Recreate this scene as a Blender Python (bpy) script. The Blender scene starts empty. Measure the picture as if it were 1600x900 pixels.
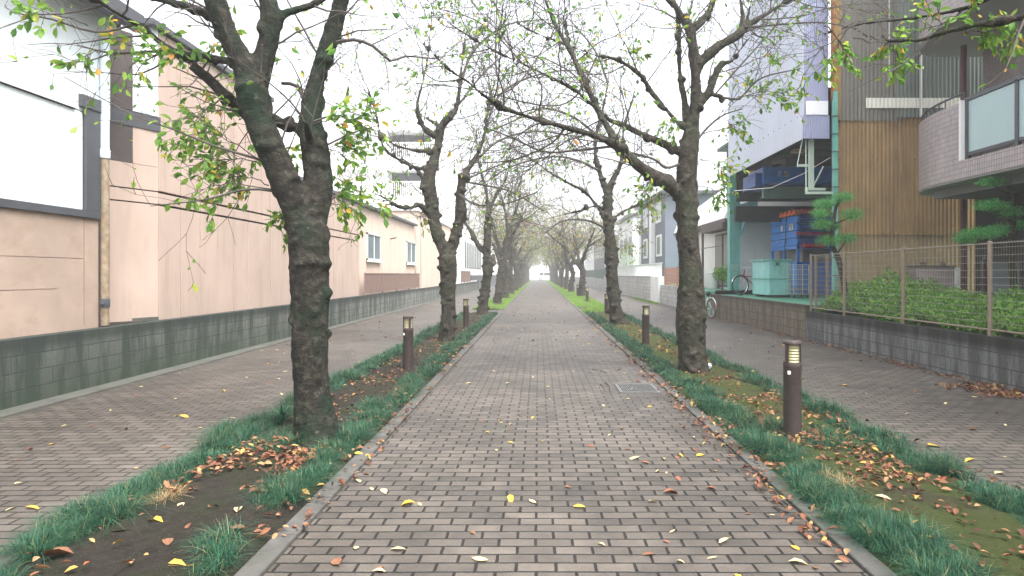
import bpy, math, random
import numpy as np
from mathutils import Vector, Matrix, noise
R = math.radians
S = bpy.context.scene
# ------------------------------------------------------------------ camera, sky, sun, exposure
F, H0, VX, VY = 1010.0, 1.47, 841.0, 428.0
cam = bpy.data.objects.new('camera', bpy.data.cameras.new('camera'))
S.collection.objects.link(cam); S.camera = cam
cam.location = (0, 0, H0); cam.rotation_euler = (R(90), 0, 0)
cam.data.sensor_width = 36; cam.data.lens = 36 * F / 1600
cam.data.shift_x = -(VX - 800) / 1600; cam.data.shift_y = -(450 - VY) / 1600
cam.data.clip_start = 0.05; cam.data.clip_end = 1500
W = bpy.data.worlds.new('World'); S.world = W; W.use_nodes = True
nt = W.node_tree; nt.nodes.clear()
sk = nt.nodes.new('ShaderNodeTexSky'); sk.sky_type = 'NISHITA'; sk.sun_disc = False
sk.sun_elevation = R(60); sk.sun_rotation = R(138); sk.air_density = 1.2; sk.dust_density = 6.0; sk.ozone_density = 1.0
hs = nt.nodes.new('ShaderNodeHueSaturation'); hs.inputs['Saturation'].default_value = 0.22
bg = nt.nodes.new('ShaderNodeBackground'); bg.inputs['Strength'].default_value = 0.15
wo = nt.nodes.new('ShaderNodeOutputWorld')
nt.links.new(sk.outputs[0], hs.inputs['Color']); nt.links.new(hs.outputs[0], bg.inputs['Color']); nt.links.new(bg.outputs[0], wo.inputs[0])
sun = bpy.data.objects.new('sun', bpy.data.lights.new('sun', 'SUN')); S.collection.objects.link(sun)
sun.data.energy = 1.0; sun.data.angle = R(25); sun.data.color = (1, .97, .93)
sd = Vector((math.sin(R(138)) * math.cos(R(60)), math.cos(R(138)) * math.cos(R(60)), math.sin(R(60))))
sun.rotation_euler = sd.to_track_quat('Z', 'Y').to_euler()
S.view_settings.view_transform = 'Standard'; S.view_settings.look = 'None'
S.view_settings.exposure = 1.9; S.view_settings.gamma = 1.0; S.view_settings.use_curve_mapping = False
S.render.engine = 'CYCLES'
S.cycles.volume_step_rate = 4.0; S.cycles.max_bounces = 6; S.cycles.transparent_max_bounces = 8
HAZE = 0.003

# ------------------------------------------------------------------ materials
MATS = {}
def newmat(name):
    m = bpy.data.materials.new(name); m.use_nodes = True
    n = m.node_tree.nodes; n.clear()
    o = n.new('ShaderNodeOutputMaterial'); b = n.new('ShaderNodeBsdfPrincipled')
    m.node_tree.links.new(b.outputs[0], o.inputs[0]); MATS[name] = m
    return m, n, m.node_tree.links, b
def c4(c): return (c[0], c[1], c[2], 1)
def ramp(n, stops):
    r = n.new('ShaderNodeValToRGB'); e = r.color_ramp.elements
    while len(e) < len(stops): e.new(0.5)
    for k, (p, c) in enumerate(stops): e[k].position = p; e[k].color = c4(c) if not isinstance(c, (int, float)) else (c, c, c, 1)
    return r
def posvec(n, l, sc=(1, 1, 1), swz='XYZ'):
    g = n.new('ShaderNodeNewGeometry'); s = n.new('ShaderNodeSeparateXYZ'); c = n.new('ShaderNodeCombineXYZ')
    l.new(g.outputs['Position'], s.inputs[0])
    for i, a in enumerate(swz):
        mm = n.new('ShaderNodeMath'); mm.operation = 'MULTIPLY'; mm.inputs[1].default_value = sc[i]
        l.new(s.outputs['XYZ'.index(a)], mm.inputs[0]); l.new(mm.outputs[0], c.inputs[i])
    return c.outputs[0], s
def noi(n, l, vec, scale, detail=4, rough=.55):
    t = n.new('ShaderNodeTexNoise'); t.inputs['Scale'].default_value = scale; t.inputs['Detail'].default_value = detail
    t.inputs['Roughness'].default_value = rough; l.new(vec, t.inputs['Vector']); return t.outputs['Fac']
def mix(n, l, f, a, b, mode='MIX'):
    m = n.new('ShaderNodeMix'); m.data_type = 'RGBA'; m.blend_type = mode
    for sock, v in ((m.inputs[0], f), (m.inputs[6], a), (m.inputs[7], b)):
        if isinstance(v, (int, float)): sock.default_value = v
        elif isinstance(v, tuple): sock.default_value = c4(v)
        else: l.new(v, sock)
    return m.outputs[2]
def mth(n, l, op, a, b=0.0, clamp=False):
    m = n.new('ShaderNodeMath'); m.operation = op; m.use_clamp = clamp
    for k, v in enumerate((a, b)):
        if isinstance(v, (int, float)): m.inputs[k].default_value = v
        else: l.new(v, m.inputs[k])
    return m.outputs[0]
def bump(n, l, b, h, st, dist=.01):
    u = n.new('ShaderNodeBump'); u.inputs['Strength'].default_value = st; u.inputs['Distance'].default_value = dist
    l.new(h, u.inputs['Height']); l.new(u.outputs[0], b.inputs['Normal'])
def mat(name, col, rough=.75, var=.2, scale=3, bst=.25, bsc=60, metal=0, dirt=None, dsc=(1.5, 1.5, .5), damt=.5, spec=.4):
    if name in MATS: return MATS[name]
    m, n, l, b = newmat(name)
    v, s = posvec(n, l); f = noi(n, l, v, scale, 5)
    rp = ramp(n, [(.3, tuple(c * (1 - var) for c in col)), (.7, tuple(min(1, c * (1 + var)) for c in col))])
    l.new(f, rp.inputs[0]); out = rp.outputs[0]
    if dirt:
        v2, _ = posvec(n, l, dsc); f2 = noi(n, l, v2, 2.2, 6, .65); r2 = ramp(n, [(.48, 0.0), (.75, damt)]); l.new(f2, r2.inputs[0])
        out = mix(n, l, r2.outputs[0], out, dirt)
    l.new(out, b.inputs['Base Color']); b.inputs['Roughness'].default_value = rough; b.inputs['Metallic'].default_value = metal
    b.inputs['Specular IOR Level'].default_value = spec
    if bst: bump(n, l, b, noi(n, l, v, bsc, 3), bst, .004)
    return m
def paving(name, c1, c2, mort, light=0):
    m, n, l, b = newmat(name)
    v, s = posvec(n, l)
    # gentle wander so that the joints are not ruler-straight
    nn = n.new('ShaderNodeTexNoise'); nn.inputs['Scale'].default_value = 1.3; l.new(v, nn.inputs['Vector'])
    va = n.new('ShaderNodeVectorMath'); va.operation = 'MULTIPLY_ADD'; va.inputs[1].default_value = (.022, .022, 0)
    l.new(nn.outputs['Color'], va.inputs[0]); l.new(v, va.inputs[2])
    nf = n.new('ShaderNodeTexNoise'); nf.inputs['Scale'].default_value = 45; l.new(v, nf.inputs['Vector'])
    vb = n.new('ShaderNodeVectorMath'); vb.operation = 'MULTIPLY_ADD'; vb.inputs[1].default_value = (.004, .004, 0)
    l.new(nf.outputs['Color'], vb.inputs[0]); l.new(va.outputs[0], vb.inputs[2])
    bt = n.new('ShaderNodeTexBrick'); bt.inputs['Scale'].default_value = 1; bt.inputs['Brick Width'].default_value = .2
    bt.inputs['Row Height'].default_value = .1; bt.inputs['Mortar Size'].default_value = .0095; bt.inputs['Mortar Smooth'].default_value = .45
    bt.inputs['Color1'].default_value = c4(c1); bt.inputs['Color2'].default_value = c4(c2); bt.inputs['Mortar'].default_value = c4(mort)
    bt.inputs['Bias'].default_value = -.15
    l.new(vb.outputs[0], bt.inputs['Vector'])
    f1 = noi(n, l, v, .5, 6, .6); r1 = ramp(n, [(.32, .6), (.68, 1.2)]); l.new(f1, r1.inputs[0])
    f2 = noi(n, l, v, 90, 3); r2 = ramp(n, [(.3, .8), (.7, 1.2)]); l.new(f2, r2.inputs[0])
    f3 = noi(n, l, v, 4, 5, .7); r3 = ramp(n, [(.35, .8), (.65, 1.12)]); l.new(f3, r3.inputs[0])
    out = mix(n, l, 1.0, bt.outputs['Color'], r1.outputs[0], 'MULTIPLY'); out = mix(n, l, 1.0, out, r2.outputs[0], 'MULTIPLY')
    out = mix(n, l, 1.0, out, r3.outputs[0], 'MULTIPLY')
    f4 = noi(n, l, v, 1.1, 6, .7); r4 = ramp(n, [(.56, 0.0), (.72, .45)]); l.new(f4, r4.inputs[0])
    out = mix(n, l, r4.outputs[0], out, (.07, .075, .05))
    l.new(out, b.inputs['Base Color']); b.inputs['Roughness'].default_value = .55; b.inputs['Specular IOR Level'].default_value = .5
    inv = mth(n, l, 'SUBTRACT', 1.0, bt.outputs['Fac'])
    h = mth(n, l, 'ADD', inv, mth(n, l, 'MULTIPLY', f2, .12))
    h = mth(n, l, 'ADD', h, mth(n, l, 'MULTIPLY', f3, .8))
    bump(n, l, b, h, .8, .006)
    return m
def blocks(name, base, dark, swz='YZX', bw=.4, rh=.19, top=None, topz=.6, green=None, nearfade=None, z0=0.0, streak=.6):
    m, n, l, b = newmat(name)
    v, s = posvec(n, l, (1, 1, 1), swz)
    off = n.new('ShaderNodeVectorMath'); off.operation = 'ADD'; off.inputs[1].default_value = (0, -z0, 0); l.new(v, off.inputs[0])
    bt = n.new('ShaderNodeTexBrick'); bt.inputs['Scale'].default_value = 1; bt.inputs['Brick Width'].default_value = bw
    bt.inputs['Row Height'].default_value = rh; bt.inputs['Mortar Size'].default_value = .008; bt.inputs['Mortar Smooth'].default_value = .3
    bt.inputs['Color1'].default_value = c4(base); bt.inputs['Color2'].default_value = c4(tuple(x * .8 for x in base))
    bt.inputs['Mortar'].default_value = c4(tuple(x * .3 for x in base)); l.new(off.outputs[0], bt.inputs['Vector'])
    w, _ = posvec(n, l, (2.2, 2.2, .35)); f = noi(n, l, w, 1.6, 7, .7)
    r = ramp(n, [(.44, 0.0), (.56, streak)]); l.new(f, r.inputs[0])
    out = mix(n, l, r.outputs[0], bt.outputs['Color'], dark)
    p, _ = posvec(n, l); fine = noi(n, l, p, 35, 4, .7); rf = ramp(n, [(.3, .7), (.7, 1.3)]); l.new(fine, rf.inputs[0])
    out = mix(n, l, 1.0, out, rf.outputs[0], 'MULTIPLY')
    if top:
        tz = mth(n, l, 'MULTIPLY', mth(n, l, 'SUBTRACT', s.outputs[2], topz - .1), 9.0, True)
        tz = mth(n, l, 'MULTIPLY', tz, mth(n, l, 'ADD', f, .38), True)
        out = mix(n, l, tz, out, top)
    if green:
        gz = mth(n, l, 'SUBTRACT', 1.0, mth(n, l, 'MULTIPLY', s.outputs[2], 1.7), True)
        gz = mth(n, l, 'MULTIPLY', gz, mth(n, l, 'ADD', noi(n, l, p, 1.2, 5), .25), True)
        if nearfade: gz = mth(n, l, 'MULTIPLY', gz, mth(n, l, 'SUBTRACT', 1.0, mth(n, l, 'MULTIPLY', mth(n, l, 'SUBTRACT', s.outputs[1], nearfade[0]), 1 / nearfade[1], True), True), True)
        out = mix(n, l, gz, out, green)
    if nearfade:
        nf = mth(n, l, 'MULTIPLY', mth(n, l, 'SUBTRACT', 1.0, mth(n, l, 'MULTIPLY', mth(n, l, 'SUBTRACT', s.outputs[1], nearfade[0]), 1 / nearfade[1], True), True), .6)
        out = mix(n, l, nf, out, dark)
    l.new(out, b.inputs['Base Color']); b.inputs['Roughness'].default_value = .85
    hh = mth(n, l, 'ADD', mth(n, l, 'SUBTRACT', 1.0, bt.outputs['Fac']), mth(n, l, 'MULTIPLY', fine, .6)); bump(n, l, b, hh, .6, .006)
    return m
def tiles(name, col, grout, swz='YZX', tw=.1, th=.05, uv=False):
    m, n, l, b = newmat(name)
    if uv: tc = n.new('ShaderNodeTexCoord'); v = tc.outputs['UV']
    else: v, _ = posvec(n, l, (1, 1, 1), swz)
    bt = n.new('ShaderNodeTexBrick'); bt.inputs['Scale'].default_value = 1; bt.inputs['Brick Width'].default_value = tw; bt.offset = 0
    bt.inputs['Row Height'].default_value = th; bt.inputs['Mortar Size'].default_value = .005; bt.inputs['Mortar Smooth'].default_value = .2
    bt.inputs['Color1'].default_value = c4(col); bt.inputs['Color2'].default_value = c4(tuple(x * .8 for x in col)); bt.inputs['Mortar'].default_value = c4(grout)
    l.new(v, bt.inputs['Vector']); w, _ = posvec(n, l, (1, 1, .5)); f = noi(n, l, w, 2, 5); r = ramp(n, [(.3, .85), (.7, 1.1)]); l.new(f, r.inputs[0])
    l.new(mix(n, l, 1.0, bt.outputs['Color'], r.outputs[0], 'MULTIPLY'), b.inputs['Base Color']); b.inputs['Roughness'].default_value = .4
    bump(n, l, b, mth(n, l, 'SUBTRACT', 1.0, bt.outputs['Fac']), .4, .003)
    return m
def bark(name, c1, c2, moss, mossamt=.6):
    m, n, l, b = newmat(name)
    v, s = posvec(n, l, (1, 1, 1)); vh, _ = posvec(n, l, (1.3, 1.3, 1.5))
    f = noi(n, l, vh, 9, 8, .7); r = ramp(n, [(.3, tuple(x * .45 for x in c1)), (.5, c1), (.72, c2)]); l.new(f, r.inputs[0])
    g = noi(n, l, v, 2.1, 6, .65); rg = ramp(n, [(.45, 0.0), (.62, mossamt)]); l.new(g, rg.inputs[0])
    out = mix(n, l, rg.outputs[0], r.outputs[0], moss)
    q = noi(n, l, v, 16, 6, .75); rq = ramp(n, [(.57, 0.0), (.7, .6)]); l.new(q, rq.inputs[0]); out = mix(n, l, rq.outputs[0], out, (.14, .14, .11))
    l.new(out, b.inputs['Base Color']); b.inputs['Roughness'].default_value = .9; b.inputs['Specular IOR Level'].default_value = .25
    hh = mth(n, l, 'ADD', f, mth(n, l, 'MULTIPLY', noi(n, l, v, 40, 5, .7), .5)); bump(n, l, b, hh, 1.0, .03)
    return m
def leafmat(name, stops, trans=.35, rough=.5):
    m, n, l, b = newmat(name)
    g = n.new('ShaderNodeNewGeometry'); r = ramp(n, stops); r.color_ramp.interpolation = 'LINEAR'
    l.new(g.outputs['Random Per Island'], r.inputs[0])
    v, _ = posvec(n, l); f = noi(n, l, v, 60, 3); rv = ramp(n, [(.3, .8), (.7, 1.25)]); l.new(f, rv.inputs[0])
    col = mix(n, l, 1.0, r.outputs[0], rv.outputs[0], 'MULTIPLY')
    l.new(col, b.inputs['Base Color']); b.inputs['Roughness'].default_value = rough; b.inputs['Specular IOR Level'].default_value = .3
    if trans:
        t = n.new('ShaderNodeBsdfTranslucent'); l.new(col, t.inputs[0]); ms = n.new('ShaderNodeMixShader'); ms.inputs[0].default_value = trans
        l.new(b.outputs[0], ms.inputs[1]); l.new(t.outputs[0], ms.inputs[2])
        o = [x for x in n if x.type == 'OUTPUT_MATERIAL'][0]; l.new(ms.outputs[0], o.inputs[0])
    return m
def soilmat(name, c1, c2, moss, amt):
    m, n, l, b = newmat(name)
    v, _ = posvec(n, l); f = noi(n, l, v, 14, 8, .75); r = ramp(n, [(.3, c1), (.7, c2)]); l.new(f, r.inputs[0])
    g = noi(n, l, v, 1.3, 6, .65); rg = ramp(n, [(.5 - amt * .25, 0.0), (.66 - amt * .2, .85)]); l.new(g, rg.inputs[0])
    out = mix(n, l, rg.outputs[0], r.outputs[0], moss)
    k = n.new('ShaderNodeTexVoronoi'); k.inputs['Scale'].default_value = 38; l.new(v, k.inputs['Vector']); rk = ramp(n, [(.08, .5), (.16, 0.0)]); l.new(k.outputs['Distance'], rk.inputs[0])
    out = mix(n, l, rk.outputs[0], out, (.2, .18, .15))
    l.new(out, b.inputs['Base Color']); b.inputs['Roughness'].default_value = .95; b.inputs['Specular IOR Level'].default_value = .2
    bump(n, l, b, noi(n, l, v, 45, 8, .8), 1.0, .03)
    return m

# ------------------------------------------------------------------ mesh helpers
COL = S.collection
def npmesh(name, V, Q, uv=None):
    me = bpy.data.meshes.new(name); V = np.asarray(V, np.float32); Q = np.asarray(Q, np.int32)
    me.vertices.add(len(V)); me.vertices.foreach_set('co', V.ravel())
    me.loops.add(Q.size); me.loops.foreach_set('vertex_index', Q.ravel())
    me.polygons.add(len(Q)); me.polygons.foreach_set('loop_start', np.arange(0, Q.size, Q.shape[1], dtype=np.int32))
    me.polygons.foreach_set('loop_total', np.full(len(Q), Q.shape[1], np.int32)) if False else None
    me.update(calc_edges=True); me.validate(); return me
def tag(o, label=None, cat=None, group=None, kind=None):
    if label: o['label'] = label
    if cat: o['category'] = cat
    if group: o['group'] = group
    if kind: o['kind'] = kind
    return o
def thing(name, label, cat, loc=(0, 0, 0), group=None):
    o = bpy.data.objects.new(name, None); COL.objects.link(o); o.location = loc; o.empty_display_size = .1
    return tag(o, label, cat, group)
def link(name, me, m, parent=None, smooth=False, origin=None):
    o = bpy.data.objects.new(name, me); COL.objects.link(o)
    if m: me.materials.append(m)
    if smooth: me.polygons.foreach_set('use_smooth', [True] * len(me.polygons))
    if parent:
        r = parent
        while r.parent: r = r.parent
        o.parent = parent; org = Vector(r.location)
        me.transform(Matrix.Translation(-org))
    elif origin is not None:
        me.transform(Matrix.Translation(-Vector(origin))); o.location = origin
    return o
class MB:
    def __init__(s): s.v = []; s.f = []
    def box(s, x0, x1, y0, y1, z0, z1):
        b = len(s.v); s.v += [(x, y, z) for z in (z0, z1) for (x, y) in ((x0, y0), (x1, y0), (x1, y1), (x0, y1))]
        s.f += [(b, b+3, b+2, b+1), (b+4, b+5, b+6, b+7), (b, b+1, b+5, b+4), (b+1, b+2, b+6, b+5), (b+2, b+3, b+7, b+6), (b+3, b, b+4, b+7)]; return s
    def prism(s, poly, z0, z1):
        b = len(s.v); n = len(poly)
        s.v += [(x, y, z0) for x, y in poly] + [(x, y, z1) for x, y in poly]
        s.f += [tuple(range(b + n - 1, b - 1, -1)), tuple(range(b + n, b + 2 * n))] + [(b + i, b + (i + 1) % n, b + n + (i + 1) % n, b + n + i) for i in range(n)]; return s
    def prismx(s, poly, x0, x1):     # poly in (y, z)
        b = len(s.v); n = len(poly)
        s.v += [(x0, y, z) for y, z in poly] + [(x1, y, z) for y, z in poly]
        s.f += [tuple(range(b, b + n)), tuple(range(b + 2 * n - 1, b + n - 1, -1))] + [(b + (i + 1) % n, b + i, b + n + i, b + n + (i + 1) % n) for i in range(n)]; return s
    def prismy(s, poly, y0, y1):     # poly in (x, z)
        b = len(s.v); n = len(poly)
        s.v += [(x, y0, z) for x, z in poly] + [(x, y1, z) for x, z in poly]
        s.f += [tuple(range(b + n - 1, b - 1, -1)), tuple(range(b + n, b + 2 * n))] + [(b + i, b + (i + 1) % n, b + n + (i + 1) % n, b + n + i) for i in range(n)]; return s
    def wall(s, p, q, th, z0, z1):   # oblique wall from p to q, thickness to the left
        d = Vector((q[0] - p[0], q[1] - p[1])).normalized(); nx, ny = -d.y * th, d.x * th
        return s.prism([p, q, (q[0] + nx, q[1] + ny), (p[0] + nx, p[1] + ny)], z0, z1)
    def tube(s, pts, rad, sides=8, cap=True):
        pts = [Vector(p) for p in pts]; n = len(pts)
        if not hasattr(rad, '__len__'): rad = [rad] * n
        b = len(s.v); ref = None
        for i, p in enumerate(pts):
            t = (pts[min(i+1, n-1)] - pts[max(i-1, 0)])
            t = t.normalized() if t.length > 1e-9 else Vector((0, 0, 1))
            if ref is None:
                ref = t.cross(Vector((0, 0, 1)) if abs(t.z) < .9 else Vector((1, 0, 0))).normalized()
            ref = (ref - t * ref.dot(t)).normalized(); w = t.cross(ref)
            for k in range(sides):
                a = 2 * math.pi * k / sides; s.v.append(tuple(p + (ref * math.cos(a) + w * math.sin(a)) * rad[i]))
        for i in range(n - 1):
            for k in range(sides):
                k2 = (k + 1) % sides; s.f.append((b + i*sides + k, b + i*sides + k2, b + (i+1)*sides + k2, b + (i+1)*sides + k))
        if cap: s.f += [tuple(range(b + sides - 1, b - 1, -1)), tuple(range(b + (n-1)*sides, b + n*sides))]
        return s
    def bar(s, p, q, r, sides=6): return s.tube([p, q], [r, r], sides)
    def lathe(s, c, prof, sides=24):
        b = len(s.v); n = len(prof)
        for r, z in prof:
            for k in range(sides):
                a = 2 * math.pi * k / sides; s.v.append((c[0] + r * math.cos(a), c[1] + r * math.sin(a), c[2] + z))
        for i in range(n - 1):
            for k in range(sides):
                k2 = (k + 1) % sides; s.f.append((b + i*sides + k, b + i*sides + k2, b + (i+1)*sides + k2, b + (i+1)*sides + k))
        s.f += [tuple(range(b + sides - 1, b - 1, -1)), tuple(range(b + (n-1)*sides, b + n*sides))]; return s
    def corr(s, p, q, z0, z1, pitch=.076, amp=.009, slope=None):
        p = Vector((p[0], p[1], 0)); q = Vector((q[0], q[1], 0)); L = (q - p).length; d = (q - p) / L; nn = Vector((d.y, -d.x, 0))
        k = int(L / pitch * 6); b = len(s.v)
        for i in range(k + 1):
            u = L * i / k; c = p + d * u + nn * amp * math.sin(2 * math.pi * u / pitch)
            za, zb = z0, z1
            if slope: zb = z1 + slope * u / L
            s.v += [(c.x, c.y, za), (c.x, c.y, zb), (c.x - nn.x*.004, c.y - nn.y*.004, zb), (c.x - nn.x*.004, c.y - nn.y*.004, za)]
        for i in range(k):
            a = b + 4*i; s.f += [(a, a+4, a+5, a+1), (a+1, a+5, a+6, a+2), (a+2, a+6, a+7, a+3), (a+3, a+7, a+4, a)]
        return s
    def build(s, name, m, parent=None, bevel=0, smooth=False, origin=None):
        me = bpy.data.meshes.new(name); me.from_pydata(s.v, [], s.f); me.update()
        o = link(name, me, m, parent, smooth, origin)
        if bevel:
            bv = o.modifiers.new('bevel', 'BEVEL'); bv.width = bevel; bv.segments = 2; bv.limit_method = 'ANGLE'
        if smooth:
            try: me.set_sharp_from_angle(angle=R(40))
            except Exception: pass
        return o
def P(x, y, Y): return Vector(((x - VX) * Y / F, Y, H0 - (y - VY) * Y / F))
def G(x, y): Y = F * H0 / (y - VY); return Vector(((x - VX) * Y / F, Y, 0))
def single(o, label, cat, group=None): return tag(o, label, cat, group)

# ------------------------------------------------------------------ palette
brick_c = paving('brick_path', (.118, .1, .083), (.06, .051, .043), (.007, .006, .005))
brick_s = paving('brick_side', (.11, .095, .08), (.064, .056, .048), (.009, .008, .007))
m_kerb = mat('kerb_stone', (.08, .077, .072), .8, .3, 9, .5, 70, dirt=(.08, .08, .06), dsc=(2, 2, 2), damt=.7)
m_conc = mat('concrete', (.075, .076, .066), .85, .25, 2, .4, 50, dirt=(.1, .11, .08), damt=.6)
m_asph = mat('asphalt', (.06, .06, .06), .9, .2, 4, .6, 120)
m_soilL = soilmat('soil_dark', (.016, .014, .011), (.05, .042, .034), (.03, .04, .015), .15)
m_soilR = soilmat('soil_mossy', (.03, .024, .018), (.075, .058, .04), (.055, .075, .018), .75)
m_ground = mat('ground_far', (.14, .14, .13), .95, .2, .3, .2, 20)
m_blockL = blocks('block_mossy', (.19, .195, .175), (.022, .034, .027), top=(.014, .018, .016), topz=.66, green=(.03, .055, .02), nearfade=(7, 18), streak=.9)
m_blockR = blocks('block_grey', (.2, .205, .205), (.05, .053, .05), top=(.016, .017, .014), topz=.52, streak=.75, z0=.06)
m_blockY = blocks('block_tan', (.2, .165, .12), (.075, .06, .045), top=(.05, .04, .03), topz=.72, streak=.7, rh=.2)
m_blockW = blocks('block_white', (.55, .55, .53), (.25, .25, .24), top=(.2, .2, .2), topz=1.3, streak=.6)
m_pink = mat('pink_panel', (.45, .345, .29), .7, .07, 1.0, .15, 40, dirt=(.27, .21, .16), dsc=(1.6, 1.6, .25), damt=.42)
m_pink2 = mat('pink_stucco', (.38, .29, .235), .9, .12, 1.6, .5, 55, dirt=(.24, .17, .12), dsc=(.8, .8, 1.2), damt=.6)
m_cream = mat('cream_panel', (.6, .48, .4), .7, .05, 1.2, .1, 40, dirt=(.42, .26, .16), dsc=(3, 3, .18), damt=.5)
m_whitep = mat('white_panel', (.74, .8, .82), .45, .03, 1, .05, 20)
m_white = mat('white_paint', (.78, .78, .77), .6, .05, 1, .1, 30, dirt=(.45, .45, .43), damt=.2)
m_white2 = mat('bright_white', (.85, .85, .85), .6, .03, 1, 0)
m_joint = mat('dark_joint', (.03, .025, .022), .9, .1)
m_dkbrown = mat('dark_brown_metal', (.075, .062, .06), .5, .15, 5, .1, 40)
m_dkgrey = mat('dark_grey_metal', (.07, .075, .085), .45, .15, 4, .05, 40)
m_pipe = mat('pale_blue_pipe', (.58, .68, .72), .4, .07, 5, .05, 30)
m_rustpipe = mat('rusty_pipe', (.25, .2, .14), .8, .35, 12, .4, 60, dirt=(.2, .1, .04), dsc=(4, 4, 2), damt=.7)
m_glass = mat('window_glass', (.16, .21, .23), .08, .05, 2, 0, spec=.9)
m_alu = mat('aluminium', (.62, .62, .6), .4, .05, 3, .02, 40, metal=.3)
m_gmet = mat('grate_metal', (.13, .13, .13), .6, .2, 20, .1, 60, metal=0)
m_brownf = mat('brown_fence', (.2, .135, .115), .55, .15, 4, .05, 40)
m_bollard = mat('bollard_brown', (.06, .045, .042), .5, .15, 30, .3, 220)
m_lens = mat('lamp_lens', (.45, .42, .24), .35, .03, 3, 0)
m_stick = mat('white_sticker', (.8, .8, .8), .5, .02, 3, 0)
m_tan = mat('tan_corrugated', (.33, .215, .1), .65, .22, 1.5, .15, 40, dirt=(.12, .085, .06), dsc=(9, 9, .25), damt=.75)
m_greycor = mat('grey_corrugated', (.2, .19, .165), .5, .15, 1.5, .1, 40, dirt=(.12, .1, .08), dsc=(9, 9, .3), damt=.6)
m_poly = mat('polycarbonate_lilac', (.32, .34, .5), .35, .06, 1, .02, 30, dirt=(.35, .38, .5), dsc=(8, 8, .2), damt=.3)
m_polyw = mat('polycarbonate_white', (.6, .63, .72), .4, .04, 1, .02, 30, dirt=(.6, .66, .8), dsc=(8, 8, .15), damt=.5)
m_teal = mat('teal_paint', (.15, .42, .36), .5, .12, 3, .1, 40, dirt=(.1, .12, .09), dsc=(5, 5, 1), damt=.4)
m_teal2 = mat('teal_tank_paint', (.27, .6, .57), .45, .08, 3, .1, 40, dirt=(.16, .14, .1), dsc=(4, 4, 1), damt=.35)
m_dkgreen = mat('dark_green_steel', (.06, .11, .09), .6, .2, 3, .1, 40)
m_blue = mat('blue_plastic', (.025, .2, .62), .4, .15, 5, .05, 40)
m_blued = mat('blue_plastic_deep', (.012, .08, .3), .5, .15, 5, .05, 40)
m_orange = mat('orange_paint', (.7, .14, .035), .5, .2, 9, .1, 40)
m_red = mat('red_paint', (.42, .04, .07), .4, .15, 5, .05, 40)
m_greenfl = mat('green_floor', (.1, .3, .2), .7, .2, 3, .2, 40)
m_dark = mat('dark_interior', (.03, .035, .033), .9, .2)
m_shut = mat('shutter_grey', (.24, .23, .21), .6, .12, 3, .1, 30)
m_gwall = mat('grey_render', (.2, .2, .2), .85, .15, 1.5, .3, 40)
m_gsid = mat('blue_grey_siding', (.12, .135, .17), .7, .1, 1.5, .1, 30)
m_ral = mat('fence_post_brown', (.25, .2, .15), .5, .15, 8, .1, 60)
m_wire = mat('fence_wire', (.3, .27, .23), .5, .1, 8, 0)
m_tile = tiles('mauve_tile_uv', (.42, .36, .36), (.16, .13, .13), tw=.06, th=.095, uv=True)
m_tileY = tiles('mauve_tile_wall', (.36, .31, .31), (.14, .12, .12), 'YZX', .1, .055)
m_tileX = tiles('mauve_tile_pier', (.42, .36, .36), (.16, .13, .13), 'XZY', .05, .2)
m_soffit = mat('soffit_grey', (.36, .37, .36), .9, .1, 1, .2, 30)
m_bglass = mat('frosted_glass', (.34, .47, .48), .25, .03, 1, 0, spec=.7)
m_maroon = mat('maroon_pipe', (.09, .03, .035), .5, .2)
m_black = mat('black_rubber', (.02, .02, .02), .7, .1)
m_chrome = mat('bright_metal', (.6, .6, .62), .25, .05, metal=.9)
m_wood = mat('orange_slats', (.5, .2, .09), .6, .15, 6, .1, 40)
m_roofd = mat('roof_brown', (.1, .08, .07), .7, .15)
m_ochre = mat('ochre_paint', (.3, .18, .06), .6, .15, 4, .1, 40)
m_rust = mat('rust', (.3, .1, .04), .9, .3, 14, .4, 50)
m_ply = mat('plywood', (.5, .33, .18), .7, .1)
m_barkD = bark('bark_mossy', (.022, .02, .016), (.075, .066, .05), (.009, .024, .012), .9)
m_barkB = bark('bark_brown', (.036, .031, .025), (.11, .095, .076), (.035, .05, .024), .5)
m_twig = mat('twig_bark', (.075, .064, .058), .85, .3, 12, .2, 80)
m_leafG = leafmat('leaf_green', [(0, (.06, .16, .03)), (.45, (.16, .33, .05)), (.88, (.3, .44, .07)), (.95, (.5, .4, .05)), (1, (.55, .26, .05))], .5)
m_leafM = leafmat('leaf_mixed', [(0, (.1, .2, .04)), (.4, (.24, .32, .06)), (.65, (.4, .34, .1)), (.85, (.38, .24, .15)), (1, (.3, .17, .14))], .45)
m_hedge = leafmat('hedge_leaf', [(0, (.06, .18, .025)), (.5, (.14, .34, .05)), (1, (.27, .47, .09))], .35)
m_pine = leafmat('pine_needle', [(0, (.04, .19, .06)), (.5, (.1, .38, .11)), (1, (.24, .55, .18))], .35)
m_mondo = leafmat('mondo_blade', [(0, (.007, .034, .021)), (.5, (.02, .09, .052)), (.85, (.05, .16, .085)), (.96, (.14, .2, .08)), (1, (.4, .3, .15))], .25, .45)
m_dry = leafmat('dry_blade', [(0, (.3, .2, .1)), (1, (.45, .32, .17))], .25)
m_lawn = leafmat('lawn_blade', [(0, (.08, .2, .025)), (.6, (.14, .3, .04)), (.95, (.26, .3, .06)), (1, (.4, .33, .1))], .3)
m_litter = leafmat('litter_leaf', [(0, (.05, .022, .014)), (.35, (.15, .06, .035)), (.7, (.25, .11, .06)), (.87, (.32, .2, .1)), (.95, (.42, .28, .07)), (1, (.26, .04, .03))], .1, .7)
m_lpale = mat('leaf_pale_yellow', (.52, .42, .22), .6, .15, 40, .2, 200)
m_lyel = mat('leaf_yellow', (.58, .36, .05), .55, .2, 40, .2, 200)
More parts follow.
